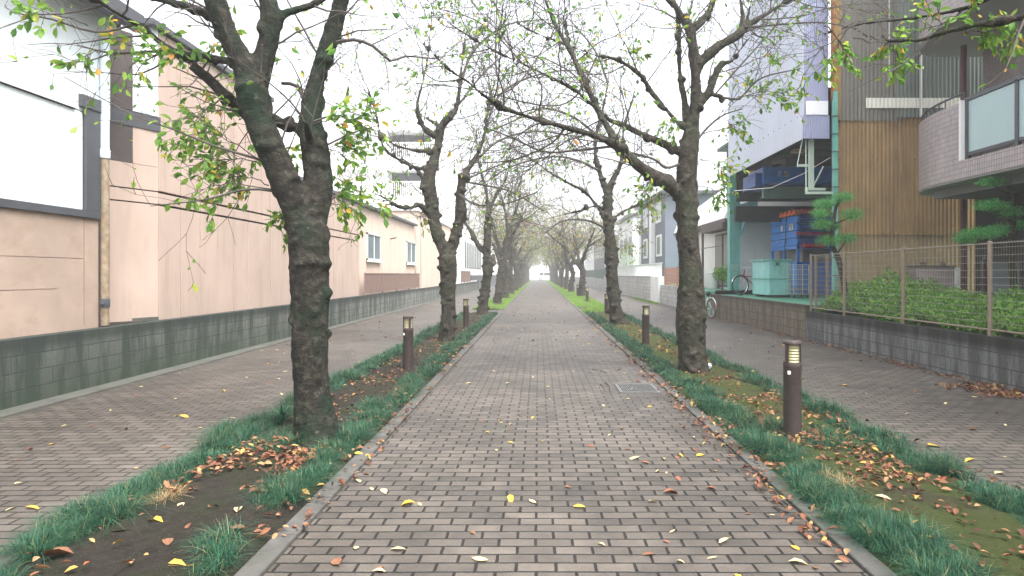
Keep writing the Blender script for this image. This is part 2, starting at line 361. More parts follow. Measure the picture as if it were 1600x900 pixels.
m_lbrown = mat('leaf_brown', (.19, .085, .045), .75, .25, 40, .3, 200)
m_lred = mat('leaf_red', (.34, .11, .07), .7, .25, 40, .3, 200)

# ------------------------------------------------------------------ setting
def sheet(name, x0, x1, y0, y1, z, m):
    b = MB(); b.v += [(x0, y0, z), (x1, y0, z), (x1, y1, z), (x0, y1, z)]; b.f.append((0, 1, 2, 3)); return tag(b.build(name, m), kind='structure')
sheet('ground', -600, 600, -60, 900, -.03, m_ground)
YE = 140.0
sheet('central_path', -1.34, 1.61, -3, YE, 0, brick_c)
sheet('side_path', -5.45, -2.79, -3, YE, 0, brick_s)
sheet('side_path', 3.16, 6.0, -3, YE, 0, brick_s)
sheet('cross_path', -2.79, -1.34, 24.2, 26.2, .004, brick_c)
sheet('cross_road', -60, 60, YE, YE + 9, -.01, m_asph)
tag(MB().box(-5.71, -5.45, -3, YE, -.05, .025).build('drain_channel', m_conc, bevel=.01), kind='structure')
def kerb(x0, x1, h, name, y0=-.6, y1=24.0):
    b = MB(); y = y0; rg = random.Random(int(abs(x0) * 100))
    while y < y1:
        dz = rg.uniform(-.003, .003); b.box(x0, x1, y + .004, min(y + .596, y1), -.05, h + dz); y += .6
    return tag(b.build(name, m_kerb, bevel=.008), kind='structure')
kerb(-1.465, -1.342, .024, 'kerb'); kerb(-1.465, -1.342, .024, 'kerb', 26.2, YE); kerb(1.612, 1.73, .02, 'kerb', -.6, YE)
kerb(-2.79, -2.67, .016, 'kerb'); kerb(3.04, 3.16, .016, 'kerb', -.6, YE)
def bed(name, x0, x1, y0, y1, m, step=.06):
    nx = int((x1 - x0) / step) + 1; ny = int((y1 - y0) / (step if y1 < 30 else .4)) + 1
    xs = np.linspace(x0, x1, nx); ys = np.linspace(y0, y1, ny); V = []
    for y in ys:
        for x in xs:
            e = min(x - x0, x1 - x); z = -.01 + .05 * min(1, e / .3) + .035 * noise.noise((x * 1.6, y * 1.6, 3)) + .012 * noise.noise((x * 9, y * 9, 1))
            V.append((x, y, z if e > .001 else -.02))
    Q = [(j*nx + i, j*nx + i + 1, (j+1)*nx + i + 1, (j+1)*nx + i) for j in range(ny - 1) for i in range(nx - 1)]
    return tag(link(name, npmesh(name, V, Q), m, smooth=True), kind='structure')
bed('planting_soil', -2.67, -1.465, -.6, 24.1, m_soilL); bed('planting_soil', 1.73, 3.04, -.6, 24.1, m_soilR)
bed('verge_soil', -2.67, -1.465, 26.2, YE, m_soilR); bed('verge_soil', 1.73, 3.04, 24.1, YE, m_soilR)
tag(MB().box(6.16, 16, 14.62, 22.4, -.05, .76).box(6.16, 16, 22.4, 60, -.05, .86).build('yard_floor', m_greenfl), kind='structure')
tag(MB().box(6.18, 30, -4, 14.5, -.05, .56).build('garden_soil', m_soilR), kind='structure')
tag(MB().box(-40, -5.86, -4, 60, -.05, .3).build('factory_yard', m_conc), kind='structure')

# ------------------------------------------------------------------ walls
w = MB(); y = -3
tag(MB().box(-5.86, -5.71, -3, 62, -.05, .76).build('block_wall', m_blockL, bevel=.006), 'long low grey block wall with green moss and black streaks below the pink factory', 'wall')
tag(MB().box(6.0, 6.15, -3, 14.5, -.05, .64).box(6.15, 7.6, 14.35, 14.5, -.05, .64).build('block_wall', m_blockR, bevel=.006), 'low grey block wall with blackened top course holding the hedge garden', 'wall')
tag(MB().box(6.0, 6.15, 14.52, 22.5, -.05, .77).box(6.15, 9, 22.4, 22.55, .7, .9).build('block_wall', m_blockY, bevel=.006), 'stained tan block wall carrying the green floored yard', 'wall')
tag(MB().box(6.08, 6.22, 24.5, 32.2, -.05, .93).build('block_wall', m_blockW, bevel=.006), 'whitish low block wall below the orange slatted panel', 'wall')
tag(MB().box(6.0, 6.3, 32.3, 34.6, -.05, 1.35).build('gate_pillar', m_white, bevel=.01), 'bright white wall pillar between two pale block walls', 'pillar')
tag(MB().box(6.08, 6.22, 34.7, 60, -.05, 1.33).box(6.04, 6.08, 34.7, 60, -.05, .8).build('block_wall', m_blockW, bevel=.006), 'long pale grey retaining wall with darker base far along right side', 'wall')

# ------------------------------------------------------------------ left buildings
X1 = -5.88
b1 = thing('factory_building', 'nearest factory with white panelled upper wall above pink stucco', 'building', (X1, 4, 0))
b = MB().box(X1 - .3, X1, -4, 8.64, .3, 2.2); b.build('stucco_wall', m_pink2, b1)
MB().box(X1, X1 + .003, 7.04, 7.052, .8, 2.2).box(X1, X1 + .003, 8.36, 8.372, .8, 2.2).box(X1, X1 + .003, 5.5, 8.36, 1.67, 1.677).box(X1, X1 + .003, 5.5, 7.9, 1.29, 1.296).build('render_joint', mat('faint_joint', (.25, .18, .15), .9), b1)
b = MB()
ys = [-4, -3.4] + [2.3 + .56 * i for i in range(0)]
y = -4.0
ed = [-4, -3.4, -2.8, -2.2, -1.6, -1, -.4, .2, .8, 1.4, 2, 2.6, 3.2, 3.8, 4.4, 5.0, 5.6, 6.2, 6.78, 7.35, 7.93, 8.36]
for a, c in zip(ed[:-1], ed[1:]): b.box(X1 - .25, X1 - .01, a + .004, c - .004, 2.3, 3.56); b.box(X1 - .25, X1 - .01, a + .004, (8.9 if c == 8.36 else c) - .004, 3.575, 5.0)
b.build('cladding', m_whitep, b1, bevel=.003)
MB().box(X1 - .3, X1 - .03, -4, 8.86, 2.25, 5.0).build('joint_backing', m_joint, b1)
b = MB().box(X1 - .02, X1 + .035, -4, 8.66, 2.2, 2.29).box(X1 - .02, X1 + .035, 8.37, 8.66, 2.29, 3.62).box(X1 - .2, X1 + .05, 8.28, 8.76, 3.62, 3.78)
b.build('dark_trim', m_dkgrey, b1, bevel=.004)
b = MB().box(X1 - .3, X1 + .02, -4, 8.2, 3.566, 3.572)
b.build('seam_trim', m_dkbrown, b1)
b = MB().box(X1 - 5, X1 + .3, -4, 9.1, 5.0, 5.08).box(X1 + .2, X1 + .34, -4, 9.1, 4.86, 5.1); b.build('roof', m_dkgrey, b1, bevel=.01)
# white roof-side return going back
MB().box(-7.2, X1 - .3, 8.5, 8.64, .3, 5.0).build('return_wall', m_whitep, b1)

b2 = thing('factory_building', 'tall pink panelled factory wall with thin twin seams, beside the downpipe', 'building', (-5.97, 12, 0))
PA, PB = (-6.3, 9.38), (-5.97, 10.15)
dk = MB()
dk.wall(PA, PB, .3, .76, 2.55).wall(PA, PB, .3, 2.57, 2.75).wall(PA, PB, .3, 2.77, 3.14).build('oblique_wall', m_pink, b2); MB().wall((PA[0] - .01, PA[1] + .01), (PB[0] - .01, PB[1]), .25, .76, 3.1).build('joint_backing', m_joint, b2)
MB().wall((-6.3, 8.7), (-6.3, 9.38), .2, .3, 5.1).build('inner_return', m_dkbrown, b2)
MB().wall((PA[0] - .0, PA[1]), (-6.13, 9.77), .27, 3.145, 3.7).build('dark_panel', m_dkbrown, b2)
MB().wall((-6.13, 9.775), PB, .27, 3.145, 3.7).build('pink_infill', m_pink, b2)
MB().wall((PA[0], PA[1] - .02), (PB[0] + .03, PB[1] + .02), .33, 3.7, 3.93).build('dark_band', m_dkgrey, b2)
MB().wall(PA, (-6.13, 9.77), .27, 3.94, 5.1).build('brown_column', m_dkbrown, b2)
MB().wall((-6.13, 9.775), PB, .27, 3.94, 5.3).build('pale_panel', m_whitep, b2)
MB().wall((-6.31, 9.38), (-5.96, 10.15), .05, .74, .80).build('ledge', m_conc, b2)
def panels(x, th, y0, y1, step, zs, m, parent, name='panel_wall', gap=.0105):
    b = MB(); y = y0
    while y < y1 - .05:
        ye = min(y + step, y1)
        for z0, z1 in zs: b.box(x - th, x, y + gap * 1.3, ye - gap * 1.3, z0 + gap * 1.8, z1 - gap * 1.8)
        y = ye
    b.build(name, m, parent, bevel=.003)
    MB().box(x - th - .05, x - .05, y0, y1, zs[0][0], zs[-1][1]).build('joint_backing', m_joint, parent)
panels(-5.97, .2, 10.16, 14.4, .63, [(.3, 2.56), (2.56, 2.76), (2.76, 5.3)], m_pink, b2)
MB().box(-13, -6.2, 10.2, 14.4, .3, 5.25).build('inner_wall', m_pink2, b2)
MB().box(-13, -5.9, 9.9, 14.45, 5.3, 5.4).build('roof', m_dkgrey, b2, bevel=.01)
b3 = thing('factory_building', 'single storey cream pink factory with two small windows and a dark roof edge', 'building', (-5.97, 24, 0))
panels(-5.97, .2, 14.42, 21.6, .63, [(.3, 2.56), (2.56, 2.76), (2.76, 3.8)], m_pink, b3)
panels(-6.05, .2, 21.6, 31.6, .95, [(.3, 3.8)], m_cream, b3, 'cream_wall')
MB().box(-14, -5.9, 14.42, 31.7, 3.8, 3.9).build('roof', m_dkgrey, b3, bevel=.01)
MB().box(-14, -6.25, 31.4, 31.6, .3, 3.8).build('end_wall', m_cream, b3)
for (xa, xb, ya, yb) in ((573, 594, 363, 406), (635, 649, 376, 411)):
    Y0, Y1 = 6.03 * F / (VX - xa), 6.03 * F / (VX - xb); z1 = H0 - (ya - VY) * Y0 / F; z0 = H0 - (yb - VY) * Y0 / F
    wn = MB().box(-6.05, -5.99, Y0, Y1, z0, z0 + .06).box(-6.05, -5.99, Y0, Y1, z1 - .06, z1).box(-6.05, -5.99, Y0, Y0 + .06, z0, z1).box(-6.05, -5.99, Y1 - .06, Y1, z0, z1).box(-6.05, -5.995, (Y0+Y1)/2 - .03, (Y0+Y1)/2 + .03, z0, z1).build('window', m_alu, b3)
    MB().box(-6.05, -6.02, Y0 + .06, Y1 - .06, z0 + .06, z1 - .06).build('pane', m_glass, wn)
    MB().box(-6.0, -5.94, Y0 - .05, Y1 + .05, z0 - .07, z0).build('sill', m_white, wn)
MB().bar((-6.04, 26.4, 2.9), (-5.8, 26.4, 2.95), .03).build('vent_spout', m_dkgrey, b3)
# downpipe
dp = thing('downpipe', 'pale blue rain downpipe with rusty brown lower half on the factory wall', 'pipe', (-5.83, 8.68, .76))
MB().tube([(-6.25, 9.3, 4.55), (-6.1, 9.0, 4.62), (-5.86, 8.74, 4.68), (-5.82, 8.68, 4.6), (-5.82, 8.68, 4.4), (-5.82, 8.68, 3.1)], [.055]*6, 14).build('upper_pipe', m_pipe, dp, smooth=True)
MB().lathe((-5.82, 8.68, 3.02), [(.06, 0), (.066, .02), (.066, .1), (.06, .12)], 16).build('pipe_collar', m_pipe, dp, smooth=True)
MB().tube([(-5.82, 8.68, 3.03), (-5.815, 8.68, 2), (-5.82, 8.68, .78)], [.05, .053, .05], 14).build('lower_pipe', m_rustpipe, dp, smooth=True)
MB().bar((-5.82, 8.62, 1.07), (-5.72, 8.56, 1.07), .016).bar((-5.74, 8.57, 1.12), (-5.74, 8.57, 1.02), .012).lathe((-5.82, 8.68, 1.02), [(.06, 0), (.062, .04), (.062, .1), (.06, .12)], 14).build('tap', m_dkgrey, dp)
# brown fences on the wall
def slatfence(name, label, x, y0, y1, z0, z1, m, parent_loc=None, step=.09, grp=None):
    f = thing(name, label, 'fence', (x, y0, z0), grp)
    b = MB(); y = y0
    while y < y1: b.box(x - .012, x + .012, y, y + step * .55, z0 + .1, z1 - .04); y += step
    b.build('slat_panel', m, f)
    MB().box(x - .02, x + .02, y0, y1, z1 - .04, z1).box(x - .02, x + .02, y0, y1, z0 + .06, z0 + .1).build('rail', m, f)
    n = max(2, int((y1 - y0) / 2) + 1)
    for i in range(n):
        yy = y0 + (y1 - y0) * i / (n - 1); MB().box(x - .025, x + .025, yy - .025, yy + .025, z0, z1 + .01).build('post', m, f)
slatfence('slat_fence', 'brown vertical slat fence on the wall below the two factory windows', -5.79, 21.6, 31.4, .76, 1.5, m_brownf)
slatfence('slat_fence', 'short brown fence on the wall beyond the cream factory', -5.79, 48.5, 55, .76, 1.7, m_brownf)
# cream white block beyond
b4 = thing('warehouse_building', 'plain cream white warehouse beyond the pink factory windows', 'building', (-6.0, 38, 0))
MB().box(-14, -6.0, 31.9, 46.5, .3, 4.6).build('wall', m_cream, b4); MB().box(-14.1, -5.9, 31.8, 46.6, 4.6, 4.75).build('roof', m_white, b4)
MB().box(-6.03, -5.985, 33, 33.03, .8, 4.6).build('panel_joint', m_joint, b4)
# balcony block
b5 = thing('apartment_building', 'white apartment block with dark recessed balconies seen behind the second left tree', 'building', (-11, 45, 0))
MB().box(-22, -7.0, 45.6, 56, 0, 12.2).build('wall', m_white2, b5)
MB().box(-10.6, -10.3, 44, 45.6, 4, 12.2).box(-7.3, -7.0, 44, 45.6, 4, 12.2).build('side_wall', m_white2, b5)
for z in (6.3, 8.95, 11.6): MB().box(-14, -7.0, 43.9, 45.6, z - .35, z + .45).build('balcony_slab', m_white2, b5)
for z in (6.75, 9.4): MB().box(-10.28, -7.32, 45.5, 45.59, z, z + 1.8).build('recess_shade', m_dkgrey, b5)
for z in (6.75, 9.4):
    b = MB()
    for i in range(50): b.box(-14 + i*.14, -13.95 + i*.14, 43.92, 43.96, z, z + .95)
    b.box(-14, -7.0, 43.9, 43.98, z + .95, z + 1.02); b.build('railing', m_white2, b5)
# office block far left
b6 = thing('office_building', 'pale grey building with a row of tall windows far along the left wall', 'building', (-8, 60, 0))
MB().box(-18, -6.6, 57, 75, 0, 5.4).build('wall', m_white, b6)
for i in range(9):
    wy = 58.0 + i * 1.9; f = MB().box(-6.62, -6.55, wy, wy + 1.0, 2.0, 4.4).build('window', m_dkgrey, b6); MB().box(-6.56, -6.54, wy + .1, wy + .9, 2.1, 4.3).build('pane', m_glass, f)
tag(MB().box(-5.86, -5.71, 62, 100, -.05, .9).box(-5.95, -5.75, 56, 100, .9, 1.35).build('low_wall', m_dkgrey), 'dark blue grey low boundary wall beside the far office building', 'wall')
for k, (xx, yy, ww, hh, lab) in enumerate(((-16, 82, 9, 8, 'white two storey house beyond the office building'), (-14, 105, 7, 6.5, 'small white house near the far end of the left row'))):
    hb = thing('house', lab, 'house', (xx, yy, 0)); MB().box(xx - ww/2, xx + ww/2, yy, yy + 10, 0, hh).build('wall', m_white, hb)
    MB().box(xx - ww/2 - .3, xx + ww/2 + .3, yy - .3, yy + 10.3, hh, hh + .25).build('roof', m_dkgrey, hb)
    for q in range(3): f = MB().box(xx + ww/2, xx + ww/2 + .05, yy + 1 + q*3, yy + 2.5 + q*3, 3.9, 5.2).build('window', m_glass, hb)

# ------------------------------------------------------------------ right: apartment
ap = thing('apartment_building', 'mauve tiled apartment block with rounded balconies and frosted glass railing', 'building', (9.5, 10, 0))
def arcpath(dx=0.0):
    pts = [(7.8 + dx, y) for y in (2.0, 4, 6, 8, 10, 11.95)]
    cx, cy, rx, ry = 8.75, 12.3, .95 - dx, 2.0 - dx
    for i in range(1, 15):
        a = math.pi - (math.pi / 2) * i / 14
        pts.append((cx + rx * math.cos(a), cy + ry * math.sin(a)))
    pts += [(9.6, 14.3 - dx), (10.4, 14.3 - dx)]
    return pts
def ribbon(name, outer, inner, z0f, z1f, m, parent):
    n = len(outer); V = []; s = 0; U = []
    for i in range(n):
        if i: s += math.dist(outer[i], outer[i-1])
        U.append(s); z0, z1 = z0f(i), z1f(i)
        V += [(*outer[i], z0), (*outer[i], z1), (*inner[i], z1), (*inner[i], z0)]
    Fc = []
    for i in range(n - 1):
        a = 4*i; Fc += [(a, a+1, a+5, a+4), (a+1, a+2, a+6, a+5), (a+2, a+3, a+7, a+6), (a+3, a, a+4, a+7)]
    Fc += [(0, 3, 2, 1), (4*n-4, 4*n-3, 4*n-2, 4*n-1)]
    me = bpy.data.meshes.new(name); me.from_pydata(V, [], Fc); me.update(); uv = me.uv_layers.new(name='UVMap')
    for poly in me.polygons:
        for li in poly.loop_indices:
            vi = me.loops[li].vertex_index; uv.data[li].uv = (U[vi // 4], V[vi][2])
    return link(name, me, m, parent)
out, inn = arcpath(), arcpath(.14)
i0 = 5
for z, nm in ((3.22, 'lower'), (6.3, 'upper'), (9.38, 'top')):
    cut = out[:i0+1]; ci = inn[:i0+1]
    ribbon('balcony_parapet', cut, ci, lambda i: z, lambda i: z + .34, m_tile, ap)
    ribbon('balcony_parapet', out[i0:], inn[i0:], lambda i: z, lambda i: z + 1.42, m_tile, ap)
    MB().box(7.78, 7.96, 11.9, 11.96, z + .34, z + 1.45).build('trim_post', m_white, ap)
    MB().prism([(p[0] + .02, p[1]) for p in out] + [(10.4, 2.0)], z - .03, z + .12).build('balcony_soffit', m_soffit, ap)
    # glass rail
    fr = MB().box(7.85, 7.91, 2, 11.9, z + 1.42, z + 1.49).box(7.86, 7.9, 2, 11.9, z + .42, z + .47)
    for yy in (2.5, 4.2, 5.9, 7.6, 9.25, 10.62, 11.86): fr.box(7.85, 7.92, yy - .035, yy + .035, z + .34, z + 1.45)
    fr.build('railing_frame', m_dkgrey, ap); MB().box(7.872, 7.888, 2, 11.85, z + .48, z + 1.41).build('glass_panel', m_bglass, ap)
    rb = MB(); hp = out[i0:]
    rb.tube([(p[0] + .08, p[1], z + 1.6) for p in hp], .022, 8)
    for p in hp[::1]: rb.bar((p[0] + .08, p[1], z + 1.42), (p[0] + .08, p[1], z + 1.6), .012)
    rb.build('handrail', m_dkgrey, ap)
MB().box(9.55, 12, -2, 13.9, .5, 13).build('wall', m_tileY, ap)
for z in (3.4, 6.5):
    f = MB().box(9.5, 9.57, 8.6, 11.6, z, z + 2.1).build('window', m_dkgrey, ap); MB().box(9.49, 9.5, 8.7, 11.5, z + .1, z + 2.0).build('pane', m_glass, f)
MB().box(9.2, 9.54, 12.2, 13.6, .5, 3.2).build('painted_recess_shade', m_dark, ap); MB().box(9.4, 9.54, 6, 8.2, .5, 3.0).build('painted_recess_shade', m_dark, ap)  # solid near-black blocks paint the shade of the recesses below the balcony
MB().bar((8.95, 13.6, .6), (8.95, 13.6, 9.3), .06, 12).build('drain_pipe', m_maroon, ap)
MB().bar((9.35, 11.9, 3.4), (9.35, 11.9, 9.3), .03, 10).build('vent_pipe', m_ral, ap)
MB().box(8.2, 9.54, 5, 13.4, 3.02, 3.19).build('underside_beam', m_gwall, ap)
# pier with tiles, blue grey panels
pr = thing('tiled_pier', 'low mauve tiled pier with white corner pipe behind the hedge', 'wall', (8.0, 13.0, .56))
MB().box(7.6, 8.38, 13.0, 13.25, .56, 1.6).build('pier', m_tileX, pr, bevel=.01); MB().box(7.58, 8.4, 12.98, 13.27, 1.6, 1.64).build('cap', m_conc, pr)
MB().box(8.38, 8.46, 12.96, 13.04, .56, 1.6).build('corner_trim', m_white, pr)
MB().box(7.75, 7.83, 13.05, 13.13, 1.64, 1.7).box(8.15, 8.23, 13.05, 13.13, 1.64, 1.7).build('light_cap', m_dkgrey, pr)
gp = thing('screen_fence', 'blue grey panel screen with dark posts behind the hedge', 'fence', (8.5, 12, .56))
for a in (8.55, 9.25, 9.95, 10.65): MB().box(a, a + .62, 12.3, 12.34, .62, 1.7).build('panel', m_gsid if False else mat('screen_blue', (.2, .26, .29), .5, .08), gp)
for a in (8.5, 9.2, 9.9, 10.6): MB().box(a - .04, a + .04, 12.28, 12.36, .56, 1.74).build('post', m_dkbrown, gp)
MB().box(8.5, 11.3, 12.27, 12.37, 1.72, 1.8).build('rail', m_dkgrey, gp)

# ------------------------------------------------------------------ right: corrugated works
cw = thing('corrugated_works', 'tall works building clad in tan and grey corrugated sheets', 'building', (8.5, 15.6, .5))
MB().corr((7.05, 15.5), (10.6, 15.5), .5, 2.44, .095, .011).build('lower_sheets', mat('tan_corrugated_pale', (.33, .245, .14), .65, .2, 1.5, .15, 40, dirt=(.14, .11, .08), dsc=(9, 9, .25), damt=.6), cw)
MB().corr((7.03, 15.47), (10.6, 15.47), 2.40, 5.2, .095, .011).build('tan_sheets', m_tan, cw)
MB().corr((7.2, 15.44), (8.7, 15.44), 5.13, 9.5, .095, .011).build('grey_sheets', m_greycor, cw)
MB().corr((8.55, 15.41), (10.6, 15.41), 5.2, 9.5, .095, .011).build('grey_sheets', mat('grey_corrugated_teal', (.17, .2, .18), .5, .15, 1.5, .1, 40, dirt=(.3, .3, .27), dsc=(9, 9, .2), damt=.5), cw)
MB().corr((7.8, 15.385), (10.3, 15.385), 5.42, 5.66, .095, .011).build('painted_light_strip', mat('painted_through_light', (.85, .83, .75), .4, .05), cw)  # light coming through the translucent sheets, painted as a pale opaque strip
MB().box(7.03, 7.2, 15.38, 15.46, 5.13, 9.5).build('ochre_edge', m_ochre, cw)
MB().box(6.98, 7.02, 15.36, 15.42, 5.6, 9.5).build('rusty_strip', m_rust, cw)
MB().prism([(7.12, 15.55), (11.5, 15.55), (16, 26.4), (12.45, 26.4)], .5, 9.4).build('inner_wall', m_gwall, cw)
b = MB()
for xx in np.arange(7.2, 10.5, .45):
    for zz in (2.62, 4.2, 5.0): b.lathe((xx, 15.44, zz), [(.013, -.012), (.013, .012)], 8)
for i_ in range(0): pass
b.build('sheet_fixing', m_dkbrown, cw)['kind'] = 'stuff'
MB().bar((9.1, 15.38, 5.2), (9.1, 15.38, 9.5), .03, 8).bar((8.35, 15.38, 6.0), (8.35, 15.38, 9.5), .012, 6).build('conduit', m_alu, cw)
# canopy
cp = thing('canopy_building', 'lilac corrugated plastic canopy on teal steel columns over the yard', 'building', (6.6, 18, .76))
MB().corr((6.42, 21.8), (6.42, 15.62), 5.0, 9.6, .13, .02).build('side_sheets', m_polyw, cp)
MB().corr((6.36, 21.8), (6.36, 15.58), 4.72, 5.35, .13, .02).build('side_skirt', m_polyw, cp)
MB().corr((6.42, 15.6), (7.0, 15.6), 5.25, 9.6, .05, .007).build('end_sheets', m_poly, cp)
MB().corr((6.36, 15.52), (7.0, 15.52), 4.72, 5.28, .05, .007).build('end_skirt', m_poly, cp)
MB().box(6.43, 6.95, 15.5, 15.53, 5.29, 5.62).build('end_highlight_strip', mat('painted_highlight_white', (.9, .9, .95), .35, .03), cp)  # bright stripe painted over the lilac end sheets as a highlight
b = MB()
for yy in np.arange(15.8, 21.7, .4): b.lathe((6.34, yy, 5.3), [(.012, -.012), (.012, .012)], 6)
b.build('sheet_fixing', m_dkgrey, cp)['kind'] = 'stuff'
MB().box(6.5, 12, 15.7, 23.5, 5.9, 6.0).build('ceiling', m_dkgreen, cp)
MB().box(6.96, 7.34, 23.5, 23.8, .77, 5.35).build('column', m_teal, cp, bevel=.01)
MB().box(7.0, 7.1, 15.3, 15.42, .6, 5.8).build('column', m_teal, cp, bevel=.008)
b = MB()
for z in np.arange(1.0, 5.5, .42): b.box(6.985, 7.115, 15.28, 15.44, z, z + .02)
b.build('column_band', m_dkgreen, cp)
MB().box(6.86, 7.46, 23.4, 24.0, .765, .84).build('base_plate', m_dkgreen, cp)
b = MB().prismy([(7.34, 3.75), (8.0, 3.95), (8.0, 4.2), (7.34, 4.0)], 23.55, 23.7); b.build('bracket', m_teal2, cp)
b = MB().tube([(7.36, 23.6, 2.9), (7.7, 23.6, 3.9)], .08, 6); b.build('brace', m_teal2, cp)
MB().box(7.0, 12, 20.1, 20.25, 3.88, 4.12).box(7.0, 12, 20.0, 20.35, 4.12, 4.17).box(7.0, 12, 20.0, 20.35, 3.84, 3.88).build('main_beam', m_dkgreen if False else mat('beam_green', (.1, .19, .16), .6, .15), cp)
for z, yy in ((5.05, 19.5), (5.35, 21.0)): MB().box(6.7, 12, yy, yy + .12, z, z + .16).build('roof_beam', m_dkgreen, cp)
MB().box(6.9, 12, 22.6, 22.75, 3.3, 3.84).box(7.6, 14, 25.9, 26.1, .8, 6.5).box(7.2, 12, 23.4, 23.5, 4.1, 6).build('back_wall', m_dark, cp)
MB().box(8.75, 12.5, 24.9, 25.0, .8, 3.95).build('grey_back_wall', m_gwall, cp)
# hanging bracket platform
b = MB().box(6.62, 6.72, 15.75, 15.85, 3.55, 4.75).box(6.5, 6.98, 15.7, 15.76, 3.5, 3.56).box(6.34, 6.98, 15.3, 15.36, 3.36, 3.42)
b.bar((6.36, 15.33, 3.4), (6.55, 15.75, 3.56), .025).bar((6.38, 15.4, 3.42), (6.52, 15.75, 4.74), .014).bar((6.25, 15.6, 4.1), (6.42, 15.7, 4.74), .012).box(6.25, 6.5, 15.55, 15.62, 4.05, 4.11)
b.bar((6.72, 15.8, 3.6), (6.97, 15.8, 4.1), .018); b.build('hanging_frame', mat('pale_green_steel', (.4, .5, .42), .5, .1), cp)
MB().box(7.55, 7.85, 23.0, 23.2, 5.05, 5.15).build('loose_plank', m_ply, cp)
tag(MB().box(7.45, 7.8, 18.8, 19.1, 5.02, 5.12).build('wood_offcut', m_ply), 'small tan wood offcut lying on the roof beam under the canopy', 'wood')
# upper containers with lettering
def glyphs(text, parent, loc, size, m, rot=(R(90), 0, 0)):
    cu = bpy.data.curves.new('lettering', 'FONT'); cu.body = text; cu.size = size; cu.align_x = 'CENTER'; cu.align_y = 'CENTER'; cu.extrude = .001
    o = bpy.data.objects.new('lettering_tmp', cu); COL.objects.link(o); dg = bpy.context.evaluated_depsgraph_get()
    me = bpy.data.meshes.new_from_object(o.evaluated_get(dg)); bpy.data.objects.remove(o)
    q = bpy.data.objects.new('lettering', me); COL.objects.link(q); me.materials.append(m)
    r = parent
    while r.parent: r = r.parent
    me.transform(Matrix.Translation(Vector(loc) - Vector(r.location)) @ Matrix.LocRotScale(None, __import__('mathutils').Euler(rot), None)); q.parent = parent; return q
ub = thing('folded_container', 'long blue folded container lying on the green beam, marked with two white framed characters', 'container', (8, 20.3, 4.18))
b = MB().box(6.95, 9.3, 20.0, 21.4, 4.28, 4.78)
for xx in (6.95, 7.5, 8.1, 8.7): b.box(xx, xx + .1, 19.96, 20.0, 4.28, 4.8)
b.build('body', m_blue, ub, bevel=.01)
MB().box(6.8, 9.4, 20.4, 21.5, 4.18, 4.28).build('pallet', m_blued, ub)
pl = MB().box(7.43, 7.72, 19.985, 19.995, 4.49, 4.65).build('name_plate', m_stick, ub)
MB().box(7.445, 7.57, 19.98, 19.985, 4.505, 4.635).box(7.58, 7.705, 19.98, 19.985, 4.505, 4.635).build('plate_field', m_blued, pl)
glyphs('昭和', pl, (7.575, 19.975, 4.57), .12, m_stick)
ub2 = thing('folded_container', 'dark blue folded container under the lettered one on the green beam', 'container', (8, 20.6, 4.18))
MB().box(6.75, 7.0, 20.1, 21.3, 4.2, 4.62).box(7.0, 7.12, 20.05, 21.35, 4.2, 4.7).build('body', m_blued, ub2, bevel=.01)
tag(MB().tube([(7.2, 19.9, 4.86), (7.3, 19.85, 4.97), (7.5, 19.85, 4.98), (7.62, 19.9, 4.86)], [.06, .12, .13, .05], 10).build('cloth_bundle', m_gwall, smooth=True), 'grey crumpled cloth bundle on top of the blue container', 'bundle')
# lower stack of crates
def crate(z0, z1, label, x0=8.5, x1=9.7, y0=21.2, y1=23.6):
    t = thing('folded_container', label, 'container', ((x0+x1)/2, y0, z0), 'blue folded containers stacked in the yard')
    h = z1 - z0; b = MB()
    sc = [(y0, z0), (y0 + .05, z0 + h*.25), (y0 - .06, z0 + h*.5), (y0 + .05, z0 + h*.78), (y0 + .12, z1 - .01), (y1 - .12, z1 - .01), (y1 - .05, z0 + h*.78), (y1 + .06, z0 + h*.5), (y1 - .05, z0 + h*.25), (y1, z0)]
    b.prismx(sc, x0, x0 + .08); b.box(x0 + .08, x1, y0 + .06, y1 - .05, z0 + .02, z1 - .02); b.build('body', m_blue, t, bevel=.01)
    MB().box(x0 + .1, x1 - .04, y0 + .0, y0 + .05, z0 + .04, z0 + .1).box(x0 + .1, x1 - .04, y0 + .0, y0 + .05, z1 - .1, z1 - .05).build('side_rib', m_blued, t)
    n = MB()
    for yy in (y0 + .9, y0 + 1.4): n.box(x0 - .012, x0, yy, yy + .09, z0 + h*.4, z0 + h*.62)
    n.build('latch', m_blued, t)
    return t
lab = ['lowest of the four blue folded containers above the open frame', 'blue folded container above the red bar, second from the bottom', 'blue folded container with two white stickers', 'topmost blue folded container directly under the orange hooks']
cr = [crate(2.42 + .25*i, 2.66 + .25*i, lab[i]) for i in range(4)]
s1 = MB().box(8.48, 8.488, 21.55, 21.85, 2.93, 3.15).build('sticker', m_stick, cr[2]); glyphs('昭和', s1, (8.475, 21.7, 3.08), .11, m_black, (R(90), 0, R(-90))); glyphs('工業', s1, (8.475, 21.7, 2.98), .11, m_black, (R(90), 0, R(-90)))
MB().box(8.48, 8.488, 22.45, 22.6, 2.95, 3.15).build('sticker', m_stick, cr[2])
fr = thing('open_crate', 'blue open crate frame with window openings at the base of the stack', 'crate', (9.1, 21.2, .77))
x0, x1, y0, y1 = 8.5, 9.7, 21.2, 23.6
b = MB()
for z in (.9, 1.75, 2.3): b.box(x0, x0 + .07, y0, y1, z, z + .11); b.box(x0, x1, y0, y0 + .07, z, z + .11)
for yy in (y0, y0 + 1.15, y1 - .08): b.box(x0 + .001, x0 + .069, yy, yy + .09, .8, 2.4)
b.box(x1 - .08, x1, y0, y0 + .08, .8, 2.4).box(x0, x1, y0 + .02, y1, .8, 1.75); b.build('frame', m_blue, fr)
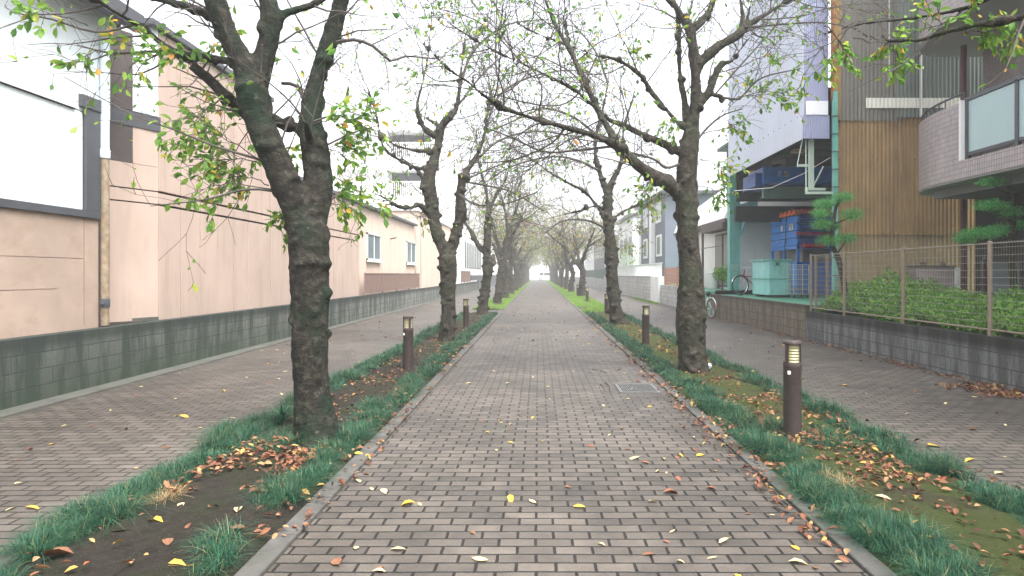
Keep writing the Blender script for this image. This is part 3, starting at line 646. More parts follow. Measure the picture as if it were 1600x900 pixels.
MB().box(x0 + .3, x1, y0 + .3, y1, 1.76, 2.3).build('contents', m_gwall, fr)
hk = thing('orange_hook_bar', 'orange and red hooked bar resting on top of the blue stack', 'bar', (8.5, 21.2, 3.42))
b = MB().box(8.42, 8.6, 21.15, 23.7, 3.43, 3.5)
for i in range(7): b.box(8.4, 8.62, 21.2 + i*.36, 21.38 + i*.36, 3.42, 3.58)
b.build('hook_rail', m_orange, hk, bevel=.01); MB().box(8.62, 9.8, 21.1, 21.25, 3.44, 3.6).build('red_rail', m_red, hk, bevel=.01)
tag(MB().bar((8.35, 20.95, 2.78), (9.7, 21.0, 2.76), .045, 10).build('red_bar', m_red, smooth=True), 'thin red bar across the middle of the blue stack', 'bar')
tag(MB().tube([(8.5, 20.9, 2.38), (8.56, 20.9, 2.38), (8.6, 20.9, 2.38), (9.3, 20.95, 2.38)], [.04, .04, .075, .075], 12).build('red_roller', m_red, smooth=True), 'thick red roller sticking out low on the blue stack', 'roller')
# strap
tag(MB().tube([(8.46, 22.0, 3.45), (8.44, 22.05, 3.1), (8.46, 22.1, 2.7), (8.46, 22.2, 2.4), (8.46, 22.1, 1.9)], .012, 6).build('strap', m_black), 'black strap hanging down the side of the blue container stack', 'strap')
# tank
tk = thing('steel_tank', 'pale teal steel tank with ribbed rim on the green yard floor', 'tank', (7.15, 19.9, .77))
MB().prism([(6.79, 19.45), (6.9, 19.3), (7.54, 19.3), (7.6, 19.4), (7.6, 20.5), (6.79, 20.5)], .84, 1.86).build('body', m_teal2, tk, bevel=.01)
MB().prism([(6.75, 19.43), (6.88, 19.25), (7.56, 19.25), (7.64, 19.37), (7.64, 20.55), (6.75, 20.55)], 1.86, 1.91).build('rim', m_teal, tk, bevel=.006)
MB().prism([(6.77, 19.44), (6.89, 19.28), (7.55, 19.28), (7.62, 19.39), (7.62, 20.53), (6.77, 20.53)], 1.3, 1.34).build('middle_band', m_teal, tk)
MB().box(7.02, 7.22, 19.27, 19.3, 1.7, 1.84).build('hose_plate', m_teal, tk); MB().lathe((7.12, 19.26, 1.77), [(.03, -.03), (.03, .03)], 10).build('hose_port', m_black, tk)
MB().box(6.85, 7.5, 19.35, 19.5, .77, .84).box(6.85, 7.5, 20.2, 20.4, .77, .84).build('skid', m_dkbrown, tk)
# cage trolley
ct = thing('cage_trolley', 'grey wire cage trolley on castors beside the teal tank', 'trolley', (7.6, 18.9, .77))
b = MB(); xa, xb, ya, yb, za, zb = 7.4, 7.85, 18.75, 19.2, .88, 1.74
for yy in (ya, yb):
    b.tube([(xa, yy, za), (xa, yy, zb), (xb, yy, zb), (xb, yy, za), (xa, yy, za)], .012, 6)
    for i in range(1, 8): b.bar((xa + (xb-xa)*i/8, yy, za), (xa + (xb-xa)*i/8, yy, zb), .004, 4)
    for i in range(1, 6): b.bar((xa, yy, za + (zb-za)*i/6), (xb, yy, za + (zb-za)*i/6), .005, 4)
for xx in (xa, xb):
    for i in range(0, 7): b.bar((xx, ya, za + (zb-za)*i/6), (xx, yb, za + (zb-za)*i/6), .005, 4)
b.build('cage', m_alu, ct)
for xx in (xa + .04, xb - .04):
    for yy in (ya + .04, yb - .04): MB().tube([(xx - .012, yy, .81), (xx + .012, yy, .81)], .04, 12).bar((xx, yy, .81), (xx, yy, .88), .01).build('castor', m_dkgrey, ct)
# mesh gate panels beyond
def meshfence(name, label, pts, z0, z1, grp=None, vstep=.05, hstep=.1, post=.028):
    f = thing(name, label, 'fence', (pts[0][0], pts[0][1], z0), grp); wv = MB()
    for a, c in zip(pts[:-1], pts[1:]):
        A = Vector((*a, 0)); C = Vector((*c, 0)); L = (C - A).length; d = (C - A) / L
        for i in range(1, int(L / vstep)): p = A + d * i * vstep; wv.bar((p.x, p.y, z0 + .06), (p.x, p.y, z1), .0016, 3)
        z = z0 + .08
        while z < z1: wv.bar((A.x, A.y, z), (C.x, C.y, z), .0028, 4); z += hstep
        wv.bar((A.x, A.y, z1), (C.x, C.y, z1), .007, 6)
        k = 0
        while k * .05 < L: # scalloped top edge
            p = A + d * k * .05; wv.bar((p.x, p.y, z1), (p.x - .012, p.y, z1 + .02), .0025, 3); k += 1
    wv.build('wire_mesh', m_wire, f)
    for p in pts: 
        ps = MB().bar((p[0], p[1], z0 - .02), (p[0], p[1], z1 + .02), post, 12); ps.lathe((p[0], p[1], z1 + .02), [(post, 0), (post * .7, .012)], 12)
        for z in (z0 + .45, z0 + .95): ps.lathe((p[0], p[1], z), [(post + .006, -.015), (post + .006, .015)], 12)
        ps.build('post', m_ral, f, smooth=True)
    b = MB()
    for a, c in zip(pts[:-1], pts[1:]): b.bar((*a, z0 + .08), (*c, z0 + .08), .014, 6)
    b.build('bottom_rail', m_ral, f)
meshfence('mesh_fence', 'brown wire mesh fence with round posts along the hedge', [(6.08, y) for y in (2.52, 4.58, 6.64, 8.7, 10.77, 12.84, 14.4)], .64, 1.88)
meshfence('mesh_fence', 'return section of wire mesh fence at the corner of the yard', [(6.2, 14.43), (6.45, 14.43), (7.0, 14.43)], .64, 1.86)

# ------------------------------------------------------------------ right middle houses
wh = thing('house', 'white walled house with brown eave and sliding glass doors beside the teal column', 'house', (7.5, 27, .86))
MB().box(7.5, 14, 24.6, 33, .86, 3.6).build('wall', m_white, wh)
MB().box(7.0, 14.5, 24.3, 33.4, 3.42, 3.56).build('eave', m_roofd, wh); MB().prismy([(7.0, 3.57), (14.5, 3.57), (14.5, 6.4), (10, 6.2), (7.2, 4.1)], 24.3, 33.4).build('roof', m_white, wh)
for a in (24.9, 26.1):
    f = MB().box(7.44, 7.5, a, a + 1.1, .95, 3.1).build('sliding_door', m_dkbrown, wh); MB().box(7.43, 7.44, a + .08, a + 1.02, 1.02, 3.02).build('pane', m_shut, f)
MB().bar((7.1, 27.9, .86), (7.1, 27.9, 3.42), .05, 10).build('awning_post', m_dkbrown, wh)
MB().box(7.0, 7.5, 24.6, 27.9, 3.2, 3.42).build('awning_beam', m_roofd, wh)
MB().bar((7.0, 24.7, 2.55), (7.0, 27.8, 2.55), .02).build('laundry_rail', m_dkgrey, wh)
tag(MB().lathe((7.2, 26.8, .86), [(.22, 0), (.24, .1), (.24, .6), (.26, .62), (.26, .66), (.1, .7)], 20).build('water_barrel', m_white, smooth=True), 'white plastic barrel standing under the awning of the white house', 'barrel')
sw = thing('storage_wall', 'white yard wall with a grey roller shutter door behind the teal column', 'building', (8.2, 26, .8))
MB().box(7.75, 8.74, 25.3, 25.5, .8, 3.85).build('wall', m_white, sw)
b = MB()
for i in range(26): b.box(7.98, 8.36, 25.26, 25.3, .82 + i*.095, .9 + i*.095)
b.build('shutter', m_shut, sw); MB().box(7.9, 7.97, 25.22, 25.32, .8, 3.35).box(8.37, 8.42, 25.22, 25.32, .8, 3.35).box(7.9, 8.62, 25.22, 25.32, 3.3, 3.36).box(8.58, 8.63, 25.22, 25.32, .8, 3.35).build('door_frame', m_dkbrown, sw)
MB().box(8.43, 8.57, 25.27, 25.3, .82, 3.3).build('glass_door', mat('door_green_glass', (.12, .2, .19), .2, .05), sw)
# orange slats, white railing
os_ = thing('slatted_screen', 'orange brown horizontal slat screen on the whitish wall', 'screen', (6.15, 28, .93))
b = MB()
for i in range(11): b.box(6.1, 6.13, 26.2, 31.3, .95 + i*.075, 1.005 + i*.075)
b.build('slats', m_wood, os_); MB().box(6.14, 6.18, 26.2, 26.28, .93, 1.8).box(6.14, 6.18, 31.2, 31.28, .93, 1.8).box(6.14, 6.18, 28.6, 28.7, .93, 1.8).build('post', m_dkbrown, os_)
wr = thing('railing', 'white vertical bar railing on top of the pale retaining wall', 'railing', (6.3, 40, 1.33))
b = MB(); y = 33.0
while y < 56: b.box(6.28, 6.31, y, y + .05, 1.36, 2.0); y += .13
b.build('bars', m_white, wr); MB().box(6.26, 6.33, 33, 56, 2.0, 2.05).box(6.27, 6.32, 33, 56, 1.33, 1.37).build('rail', m_white, wr)
gh = thing('house', 'blue grey sided house with white framed windows behind the white railing', 'house', (9, 44, .8))
MB().box(7.85, 15, 40, 50, .8, 6.4).build('wall', m_gsid, gh); MB().box(7.5, 15.4, 39.6, 50.4, 6.4, 6.6).build('roof', m_dkgrey, gh)
MB().box(7.6, 7.86, 43.4, 44.3, 1.2, 6.4).box(7.78, 7.86, 49.2, 50, .8, 6.4).build('corner_board', m_white, gh)
for (a, z) in ((41.0, 2.6), (46.2, 2.6), (41.2, 4.8), (46.2, 4.8)):
    f = MB().box(7.78, 7.86, a, a + 1.7, z, z + 1.4).build('window', m_white, gh); MB().box(7.77, 7.78, a + .3, a + 1.4, z + .15, z + 1.25).build('pane', m_glass, f)
for k, (x0, y0, y1, h, mm, lab) in enumerate(((8.2, 56, 66, 6.5, m_white, 'white house beyond the blue grey house'), (7.6, 74, 88, 5.5, m_gwall, 'grey rendered house half way along the right row'), (8.5, 96, 118, 7, m_white, 'long white building near the far end of the right row'))):
    hb = thing('house', lab, 'house', (x0, y0, 0)); MB().box(x0, x0 + 9, y0, y1, 0, h).build('wall', mm, hb); MB().box(x0 - .4, x0 + 9.4, y0 - .3, y1 + .3, h, h + .2).build('roof', m_dkgrey, hb)
    for q in range(int((y1 - y0) / 3)):
        f = MB().box(x0 - .05, x0, y0 + .8 + q*3, y0 + 2.3 + q*3, 3.4, 4.8).build('window', m_glass, hb)
slatfence('metal_fence', 'dark metal fence on the wall beyond the white railing', 6.15, 57, 95, 1.0, 1.9, m_dkgreen, step=.3)
tag(MB().box(6.05, 6.25, 60, 130, -.05, 1.0).build('block_wall', m_blockW), 'far end of the pale low wall along the right side path', 'wall')
# cable
tag(MB().tube([(5.3, 17.5, 3.72), (6.2, 17.2, 3.76), (6.7, 16.4, 4.0), (7.05, 15.6, 4.28)], .008, 5).build('cable', m_stick), 'thin white cable strung under the lilac canopy', 'cable')
# grate
gr = thing('drain_grate', 'grey metal slotted drain grate set into the right side of the brick path', 'grate', (1.25, 8.3, 0))
b = MB()
for i in range(19): b.box(1.04 + i*.024, 1.05 + i*.024, 8.0, 8.56, .0, .014)
b.build('bars', m_gmet, gr); MB().box(1.01, 1.04, 7.97, 8.6, 0, .013).box(1.482, 1.51, 7.97, 8.6, 0, .013).box(1.04, 1.482, 7.97, 8.0, 0, .013).box(1.04, 1.482, 8.56, 8.6, 0, .013).build('frame', m_gmet, gr)
MB().box(1.04, 1.482, 8.0, 8.56, .002, .005).build('pit', m_dark, gr)

# ------------------------------------------------------------------ bollards
def bollard(x, y, h, rot, label):
    r = .077; t = thing('bollard_lamp', label, 'lamp', (x, y, .02), 'brown bollard lamps in the planting strips'); z0 = .02
    hh = h * .79
    MB().lathe((x, y, z0 - .06), [(r, 0), (r, hh - .0), (r * 1.03, hh + .005), (r * 1.03, hh + .04), (r * .97, hh + .055)], 28).build('post', m_bollard, t, smooth=True)
    zb = z0 - .06 + hh + .055
    prof = []; n = 6; lh = h - (zb - z0) - .03
    for i in range(n): prof += [(r * .78, lh * i / n), (r * .66, lh * (i + .5) / n)]
    prof.append((r * .76, lh)); MB().lathe((x, y, zb), prof, 24).build('lens', m_lens, t)
    for k in range(3):
        a0 = rot + k * 2 * math.pi / 3; b = MB(); pts = [(x + rr * math.cos(a0 + da), y + rr * math.sin(a0 + da)) for rr, da in ((r, -.22), (r, 0), (r, .22), (r*.84, .22), (r*.84, 0), (r*.84, -.22))]
        b.prism(pts, zb, zb + lh); b.build('lens_strut', m_bollard, t)
    MB().lathe((x, y, zb + lh), [(r * 1.02, 0), (r * 1.05, .006), (r * 1.05, .024), (r * .95, .034), (.01, .038)], 28).build('cap', m_bollard, t, smooth=True)
    if y < 12:
        MB().box(x - .062, x - .036, y - r * .82 - .002, y - r * .6, z0 - .06 + hh - .05, z0 - .06 + hh - .02).build('sticker', m_stick, t)
import math as _m
bl = [(2.272, 5.78, .85, R(90), 'nearest bollard lamp, standing in the right strip beyond the bare mossy soil'),
      (2.205, 13.26, .8, R(-20), 'bollard lamp just past the nearest right cherry tree'),
      (2.43, 23.0, .74, R(-20), 'bollard lamp left of the second right tree trunk, where the bright grass begins'),
      (2.55, 33.7, .74, R(-20), 'small far bollard lamp standing in bright green grass on the right'),
      (2.5, 41, .74, R(-20), 'farthest bollard lamp on the right beside the leaning double trunk'),
      (-1.965, 9.77, .81, R(180), 'nearest left bollard lamp, between the first and second left trees'),
      (-1.91, 17.1, .79, R(180), 'second left bollard lamp, between the second and third left trees')]
for a in bl: bollard(*a)

# ------------------------------------------------------------------ vehicles
def wheel(parent, c, rad, ax, tw=.02, spokes=28):
    ax = Vector(ax).normalized(); u = Vector((0, 0, 1)); v = ax.cross(u); c = Vector(c)
    circ = lambda r, n=28: [c + (v * math.cos(2*math.pi*i/n) + u * math.sin(2*math.pi*i/n)) * r for i in range(n + 1)]
    t = MB().tube(circ(rad), tw, 8, False).build('wheel', m_black, parent, smooth=True)
    b = MB().tube(circ(rad - tw * 1.4), tw * .5, 6, False); b.tube([c - ax * .04, c + ax * .04], .02, 8)
    for i in range(spokes):
        a = 2*math.pi*i/spokes; b.bar(c + ax * (.03 if i % 2 else -.03), c + (v*math.cos(a) + u*math.sin(a)) * (rad - tw), .0018, 3)
    b.build('rim', m_chrome, t)
def bicycle(rear, front, z, m, label, basket=True):
    t = thing('bicycle', label, 'bicycle', (rear[0], rear[1], z)); A = Vector((*rear, z + .33)); B = Vector((*front, z + .33)); d = (B - A).normalized(); ax = d.cross(Vector((0, 0, 1)))
    up = Vector((0, 0, 1)); L = (B - A).length
    wheel(t, A, .31, ax); wheel(t, B, .31, ax)
    bb = A + d * L * .42 - up * .05; st = bb - d * .17 + up * .42; hd = B - d * .16 + up * .42; hl = hd - up * .12 + d * .03
    b = MB()
    for p, q, r in ((bb, st, .016), (bb, hl, .02), (st - up*.12, hl, .014), (hl - up*.03, hd + up*.08, .02), (hd, B, .014), (A, bb, .012), (A, st - up*.05, .01)): b.bar(p, q, r, 8)
    b.build('frame', m, t, smooth=True)
    s = st + up * .1 - d * .04; b = MB().tube([s - d*.13, s - d*.05, s + d*.05, s + d*.15], [.05, .085, .05, .02], 8); b.build('saddle', m_black, t, smooth=True)
    MB().bar(st, s, .012).build('seat_post', m_chrome, t)
    h = hd + up * .14; MB().tube([h - ax*.27 - d*.18, h - ax*.24 - d*.05, h - ax*.1, h, h + ax*.1, h + ax*.24 - d*.05, h + ax*.27 - d*.18], .012, 8).bar(hd, h, .014).build('handlebar', m_chrome, t, smooth=True)
    fp = lambda c, a0, a1: [c + (d*math.cos(R(a)) + up*math.sin(R(a))) * .345 for a in range(a0, a1, 15)]
    MB().tube(fp(A, 10, 200), .02, 6).build('mudguard', m_chrome, t); MB().tube(fp(B, 20, 170), .02, 6).build('mudguard', m_chrome, t)
    MB().tube([A - d*.36 + up*.12, A - d*.385 + up*.12], .03, 10).build('reflector', m_red, t)
    MB().bar(bb - ax*.09, bb + ax*.09, .012).bar(bb + ax*.09, bb + ax*.09 - up*.16, .01).bar(bb - ax*.09, bb - ax*.09 + up*.16, .01).build('crank', m_black, t)
    if basket:
        o = B + d * .08 + up * .42; k = MB()
        for z_ in (0, .06, .12, .18, .24):
            e = .12 + z_ * .25; q = [o + d*sx*e + ax*sy*e*1.2 + up*z_ for sx, sy in ((-1, -1), (1, -1), (1, 1), (-1, 1), (-1, -1))]; k.tube(q, .004, 4)
        for i in range(8):
            a = i * math.pi / 4; p = d*math.cos(a)*.12*1.2 + ax*math.sin(a)*.14*1.2; k.bar(o + p*.8, o + p*1.4 + up*.24, .003, 3)
        k.build('basket', m_chrome, t)
bicycle((5.74, 21.4), (5.5, 22.5), 0, m_white, 'white bicycle with red rear reflector parked by the tan block wall')
bicycle((7.5, 21.2), (6.52, 20.85), .77, m_red, 'red bicycle with wire basket parked in the yard behind the teal tank')
vn = thing('van', 'white van parked on the road at the far end of the path', 'van', (1.5, 142, 0))
b = MB().prismy([(-.35, .35), (-.4, .9), (-.15, 1.15), (.35, 1.85), (.6, 1.95), (4.0, 1.95), (4.1, 1.7), (4.15, .35)], 141, 142.7); b.build('body', m_white, vn, bevel=.08)
MB().prismy([(.12, 1.15), (.45, 1.75), (1.1, 1.75), (1.1, 1.15)], 140.97, 141.0).prismy([(1.3, 1.15), (1.3, 1.75), (3.8, 1.75), (3.8, 1.15)], 140.97, 141.0).build('window', m_dkgrey, vn)
for xx in (.45, 3.3):
    wl = MB(); wl.tube([(xx, 140.9, .32), (xx, 141.15, .32)], .32, 20); o = wl.build('wheel', m_black, vn); MB().tube([(xx, 140.88, .32), (xx, 140.9, .32)], .18, 16).build('rim', m_alu, o)
eb = thing('end_building', 'pale building closing the view across the far road', 'building', (0, 165, 0)); MB().box(-30, 32, 160, 172, 0, 7).build('wall', m_white, eb)
for i in range(14): MB().box(-14 + i*2.2, -12.8 + i*2.2, 159.95, 160, 3.6, 5.0).build('window', m_glass, eb)

# ------------------------------------------------------------------ vegetation tools
LT = np.array([[s * w, l, 0] for l, w in ((0, .01), (.3, .2), (.65, .24), (1, .01)) for s in (-1, 0, 1)], float)
LT[:, 2] = np.abs(LT[:, 0]) * .45 - .12 * LT[:, 1] ** 2
LQ = np.array([[r*3 + c, r*3 + c + 1, (r+1)*3 + c + 1, (r+1)*3 + c] for r in range(3) for c in range(2)])
def inst(T, Q, X, Y, Z, O, s):   # X,Y,Z,O: (n,3) axes, s: (n,)
    V = (T[None, :, 0:1] * X[:, None] + T[None, :, 1:2] * Y[:, None] + T[None, :, 2:3] * Z[:, None]) * s[:, None, None] + O[:, None]
    n = len(O); QQ = Q[None] + (np.arange(n) * len(T))[:, None, None]
    return V.reshape(-1, 3), QQ.reshape(-1, Q.shape[1])
def norm(a): return a / np.maximum(np.linalg.norm(a, axis=1, keepdims=True), 1e-9)
def leaves_mesh(name, sites, size, rs, parent, m, narrow=1.0):
    if not sites: return
    O = np.array([s[0] for s in sites]); D = np.array([s[1] for s in sites])
    Yv = norm(D * .7 + rs.normal(0, .45, D.shape) + np.array([0, 0, -.45])); Zv = norm(np.cross(Yv, rs.normal(0, 1, D.shape)) + np.array([0, 0, .9])); Zv = norm(Zv - Yv * (Zv * Yv).sum(1, keepdims=True))
    Xv = np.cross(Yv, Zv) * narrow; V, Q = inst(LT, LQ, Xv, Yv, Zv, O, rs.uniform(.4, 1.2, len(O)) * size)
    return link(name, npmesh(name, V, Q), m, parent)
class Tree:
    def __init__(s, seed, minr=.0025): s.minr = minr; s.rg = random.Random(seed); s.rs = np.random.RandomState(seed); s.tw = MB(); s.sites = []
    def grow(s, p, d, L, r, lvl, leaf, up=.02, wander=.26, dens=4.0, sides=4):
        rg = s.rg; n = max(3, int(L / .14)); pts = [Vector(p)]; d = Vector(d).normalized(); rad = [r]; ds = [d.copy()]
        for i in range(n):
            d = (d + Vector((rg.gauss(0, 1), rg.gauss(0, 1), rg.gauss(0, 1))) * wander * .6 + Vector((0, 0, up))).normalized()
            pts.append(pts[-1] + d * (L / n)); rad.append(max(s.minr * .7, r * (1 - .8 * (i + 1) / n))); ds.append(d.copy())
        s.tw.tube(pts, rad, sides if r > .006 else 3, False)
        if lvl > 0:
            k = max(1, int(L * dens * rg.uniform(.7, 1.2)))
            for _ in range(k):
                i = rg.randint(max(1, n // 5), n); t = i / n; a = ds[i]; q = Vector((rg.gauss(0, 1), rg.gauss(0, 1), rg.gauss(0, 1))).cross(a).normalized()
                s.grow(pts[i], a * .8 + q * rg.uniform(.45, .95), L * rg.uniform(.3, .6) * (1.1 - t * .5), max(s.minr, rad[i] * .6), lvl - 1, leaf, up, wander, dens)
        if lvl <= 1:
            for i in range(1, n + 1):
                for _ in range(2):
                    if rg.random() < leaf: s.sites.append((tuple(pts[i]), tuple(ds[i])))
    def along(s, pts, rad, dens, L, leaf, lvl=2, t0=.25, up=.02, bias=None, tdens=4.0):
        acc = s.rg.random()
        for i in range(len(pts) - 1):
            if i / len(pts) < t0: continue
            a, b = pts[i], pts[i+1]; seg = (b - a).length; acc += seg * dens
            while acc > 1:
                acc -= 1; t = (b - a).normalized(); q = Vector((s.rg.gauss(0, 1), s.rg.gauss(0, 1), s.rg.gauss(0, 1))).cross(t).normalized()
                d = t * .5 + q * .8 + Vector((0, 0, .15))
                if bias: d += Vector(bias) * s.rg.random()
                s.grow(a.lerp(b, s.rg.random()), d, L * s.rg.uniform(.5, 1.2), min(.011, rad[i] * .45), lvl, leaf, up, dens=tdens)
    def spray(s, a, b, nsub=7, leaf=.8, r=.006, L=.4):
        a, b = Vector(a), Vector(b); n = 10; pts = []
        sag = Vector((s.rg.gauss(0, .05), s.rg.gauss(0, .05), (b - a).length * .08))
        for i in range(n + 1): t = i / n; pts.append(a.lerp(b, t) + sag * math.sin(math.pi * t) + Vector((s.rg.gauss(0, .008), s.rg.gauss(0, .008), s.rg.gauss(0, .008))))
        s.tw.tube(pts, [max(.0015, r * (1 - .75 * i / n)) for i in range(n + 1)], 5, False)
        for k in range(nsub):
            i = s.rg.randint(n // 2 - 1, n - 1); t = (pts[i+1] - pts[i]).normalized(); q = Vector((s.rg.gauss(0, 1), s.rg.gauss(0, 1), s.rg.gauss(0, .7))).cross(t).normalized()
            s.grow(pts[i], t + q * .8, L * s.rg.uniform(.5, 1.1), .003, 1, leaf, -.02, dens=3)
def catmull(pts, rad, step=.08):
    P_ = [pts[0] * 2 - pts[1]] + pts + [pts[-1] * 2 - pts[-2]]; out = []; ro = []
    for i in range(len(pts) - 1):
        a, b, c, d = P_[i:i+4]; n = max(2, int((c - b).length / step))
        for k in range(n):
            t = k / n; out.append(.5 * ((2*b) + (c - a)*t + (2*a - 5*b + 4*c - d)*t*t + (3*b - a - 3*c + d)*t**3)); ro.append(rad[i] + (rad[i+1] - rad[i]) * t)
    out.append(pts[-1]); ro.append(rad[-1]); return out, ro
def woody(name, limbs, m, parent, vox, knob=.02, seed=0, fine=True):
    b = MB()
    for pts, rad in limbs: b.tube(pts, rad, 14)
    me = bpy.data.meshes.new('tmp'); me.from_pydata(b.v, [], b.f); me.update(); o = bpy.data.objects.new('tmp', me); COL.objects.link(o)
    md = o.modifiers.new('r', 'REMESH'); md.mode = 'VOXEL'; md.voxel_size = vox; sm = o.modifiers.new('s', 'SMOOTH'); sm.iterations = 3; sm.factor = .6
    dg = bpy.context.evaluated_depsgraph_get(); me2 = bpy.data.meshes.new_from_object(o.evaluated_get(dg)); bpy.data.objects.remove(o)
    V = [v.co.copy() for v in me2.vertices]; N = [v.normal.copy() for v in me2.vertices]
    co = np.empty(len(V) * 3, np.float32)
    for i, (v, nn) in enumerate(zip(V, N)):
        q = v + Vector((seed, 0, 0)); a = noise.noise(q * 3.2) * 1.1
        k = noise.noise(q * 8.0); k = max(0, k - .25) * 5.0
        f = noise.noise((q.x * 20, q.y * 20, q.z * 22)) * .4 + noise.noise((q.x * 45, q.y * 45, q.z * 20)) * .28
        w = v + nn * knob * (a * .8 + k + f * .8); co[i*3:i*3+3] = w
    me2.vertices.foreach_set('co', co); me2.update(); me2.materials.clear(); return link(name, me2, m, parent, smooth=True)
def limb(Y0, pl, step=.08):
    pts = [P(x, y, Y0 + dy) for x, y, dy, w_ in pl]; rad = [w_ * .455 * (Y0 + dy) / F for x, y, dy, w_ in pl]; return catmull(pts, rad, step)
def hero(label, Y0, limbs, seed, m, vox=.02, knob=.02, twl=(), dens=2.0, L=.9, leaf=.15, sprays=(), lsize=.085, mleaf=None, lvl=2, bias=None, thin=(), grp='cherry trees lining the brick path', tdens=4.0):
    base = limbs[0][0]; c = P(base[0], base[1], Y0); t = thing('cherry_tree', label, 'tree', (c.x, c.y, 0), grp); T = Tree(seed, .0030 * max(1, Y0 / 8)); ls = [limb(Y0, l) for l in limbs]; th = [limb(Y0, l) for l in thin]
    woody('trunk', ls, m, t, vox, knob, seed)
    for pts, rad in th: T.tw.tube(pts, [max(.0015, r) for r in rad], 6, False)
    for i, (pts, rad) in enumerate(ls[1:]): T.along(pts, rad, dens, L, leaf, lvl, .15, bias=bias, tdens=tdens)
    for pts, rad in th: T.along(pts, rad, dens * 1.4, L * .7, leaf, max(1, lvl - 1), .1, tdens=tdens)
    for s in sprays:
        T.spray(P(s[0], s[1], Y0 + s[2]), P(s[3], s[4], Y0 + s[5]), s[6] if len(s) > 6 else 7, .72 * s[7] if len(s) > 7 else .8, L=(s[8] if len(s) > 8 else .35))
    T.tw.build('twigs', m_twig, t); leaves_mesh('foliage', T.sites, lsize, T.rs, t, mleaf or m_leafG); return t

# ---- first left tree
hero('large mossy cherry tree nearest the camera on the left, forked low', 5.71, [
    [(499,715,0,108),(497,695,0,90),(494,668,0,74),(489,635,0,64),(487,600,0,60),(485,560,0,60),(484,500,0,62),(484,430,0,64),(483,385,0,67),(479,350,0,64)],
    [(479,365,0,56),(462,322,0,52),(440,272,-.04,49),(421,230,-.08,48),(406,190,-.1,49),(397,155,-.12,54),(393,128,-.12,52)],
    [(396,140,-.12,44),(379,98,-.15,39),(356,56,-.2,37),(340,12,-.25,36),(326,-40,-.3,32),(315,-100,-.35,24),(290,-170,-.45,14),(270,-230,-.5,8)],
    [(397,145,-.12,44),(409,100,-.1,35),(419,65,-.1,34),(423,30,-.1,36),(417,-10,-.1,29),(404,-60,-.15,24),(398,-130,-.2,16),(410,-210,-.2,8)],
    [(424,35,-.1,18),(450,19,-.05,15),(485,9,0,13),(520,-14,.1,11),(570,-60,.3,8),(640,-120,.6,5)],
    [(486,360,.04,50),(495,315,.08,48),(497,275,.12,46),(493,232,.16,45),(485,197,.18,43),(487,165,.2,35),(496,122,.22,28),(509,83,.25,27),(523,36,.3,27),(533,0,.32,26),(546,-60,.35,21),(556,-130,.4,14),(590,-210,.6,8)],
    [(484,208,.2,22),(455,196,.3,18),(425,189,.35,17),(382,173,.3,19),(348,145,.25,20),(321,119,.2,19),(299,103,.18,17)],
    [(380,100,-.0,17),(345,94,.12,14),(297,87,.18,13),(267,79,.18,13),(240,57,.1,11),(213,38,0,10),(180,19,-.2,9),(140,-8,-.4,7),(90,-45,-.6,5)],
    [(338,28,-.1,20),(316,19,-.05,15),(293,10,0,13),(258,0,0,11),(215,-22,-.1,8),(160,-55,-.3,5)],
    [(486,225,.1,14),(478,190,-.2,6)]
  ], 11, m_barkD, .016, .016, dens=5.0, L=1.0, leaf=.1,
  thin=[[(523,67,.25,7),(553,62,.25,6),(583,72,.3,5.5),(610,95,.4,5),(633,88,.5,4),(683,92,.7,2)],
        [(267,80,.2,6),(230,81,.15,5),(173,83,0,3.5),(120,70,-.2,2)], [(408,250,-.05,5),(335,228,-.15,4),(270,202,-.3,3),(205,178,-.4,2.5),(100,120,-.6,1.5)],
        [(440,300,0,5),(385,296,-.1,4),(320,312,-.2,3),(235,322,-.3,1.5)], [(400,130,.1,4),(370,90,.2,3),(330,125,.2,3),(270,105,.2,2)], [(490,190,.1,4),(530,180,.15,3),(575,205,.25,2)],
        [(213,38,0,5),(150,50,-.2,4),(80,30,-.4,3),(20,20,-.5,2)], [(173,83,0,3),(140,95,-.1,2),(100,98,-.2,1.5)], [(440,130,.2,6),(465,135,.2,7),(480,170,.2,8)]],
  sprays=[(400,250,0,300,205,.1,16,.95,.42),(405,255,0,340,255,.2,18,.95,.42),(420,290,0,365,275,.1,16,.95,.4),(440,300,0,300,300,-.1,10,.9,.3),(350,150,.2,310,190,.2,12,.9,.35),(290,90,.2,250,70,.1,10,.7,.3),
          (370,110,.1,345,60,.3,9,.7,.3),(460,330,.2,440,350,.2,8,.9,.25),(480,200,.1,560,190,.1,18,.95,.35),(495,230,.1,545,245,.3,14,.9,.35),(500,300,.1,545,325,.3,14,.9,.3),(300,100,.2,180,70,0,6,.7,.3),
          (140,40,-.3,50,22,-.5,9,.9,.25),(173,83,0,120,100,-.2,5,.9,.2),(410,180,.1,330,150,.4,12,.8,.4),(450,200,.4,440,240,.6,12,.9,.3),(500,320,.2,560,300,.6,12,.9,.4),(200,80,0,215,110,-.1,5,.7,.25),(240,60,.1,275,95,0,7,.8,.25)], lsize=.088)
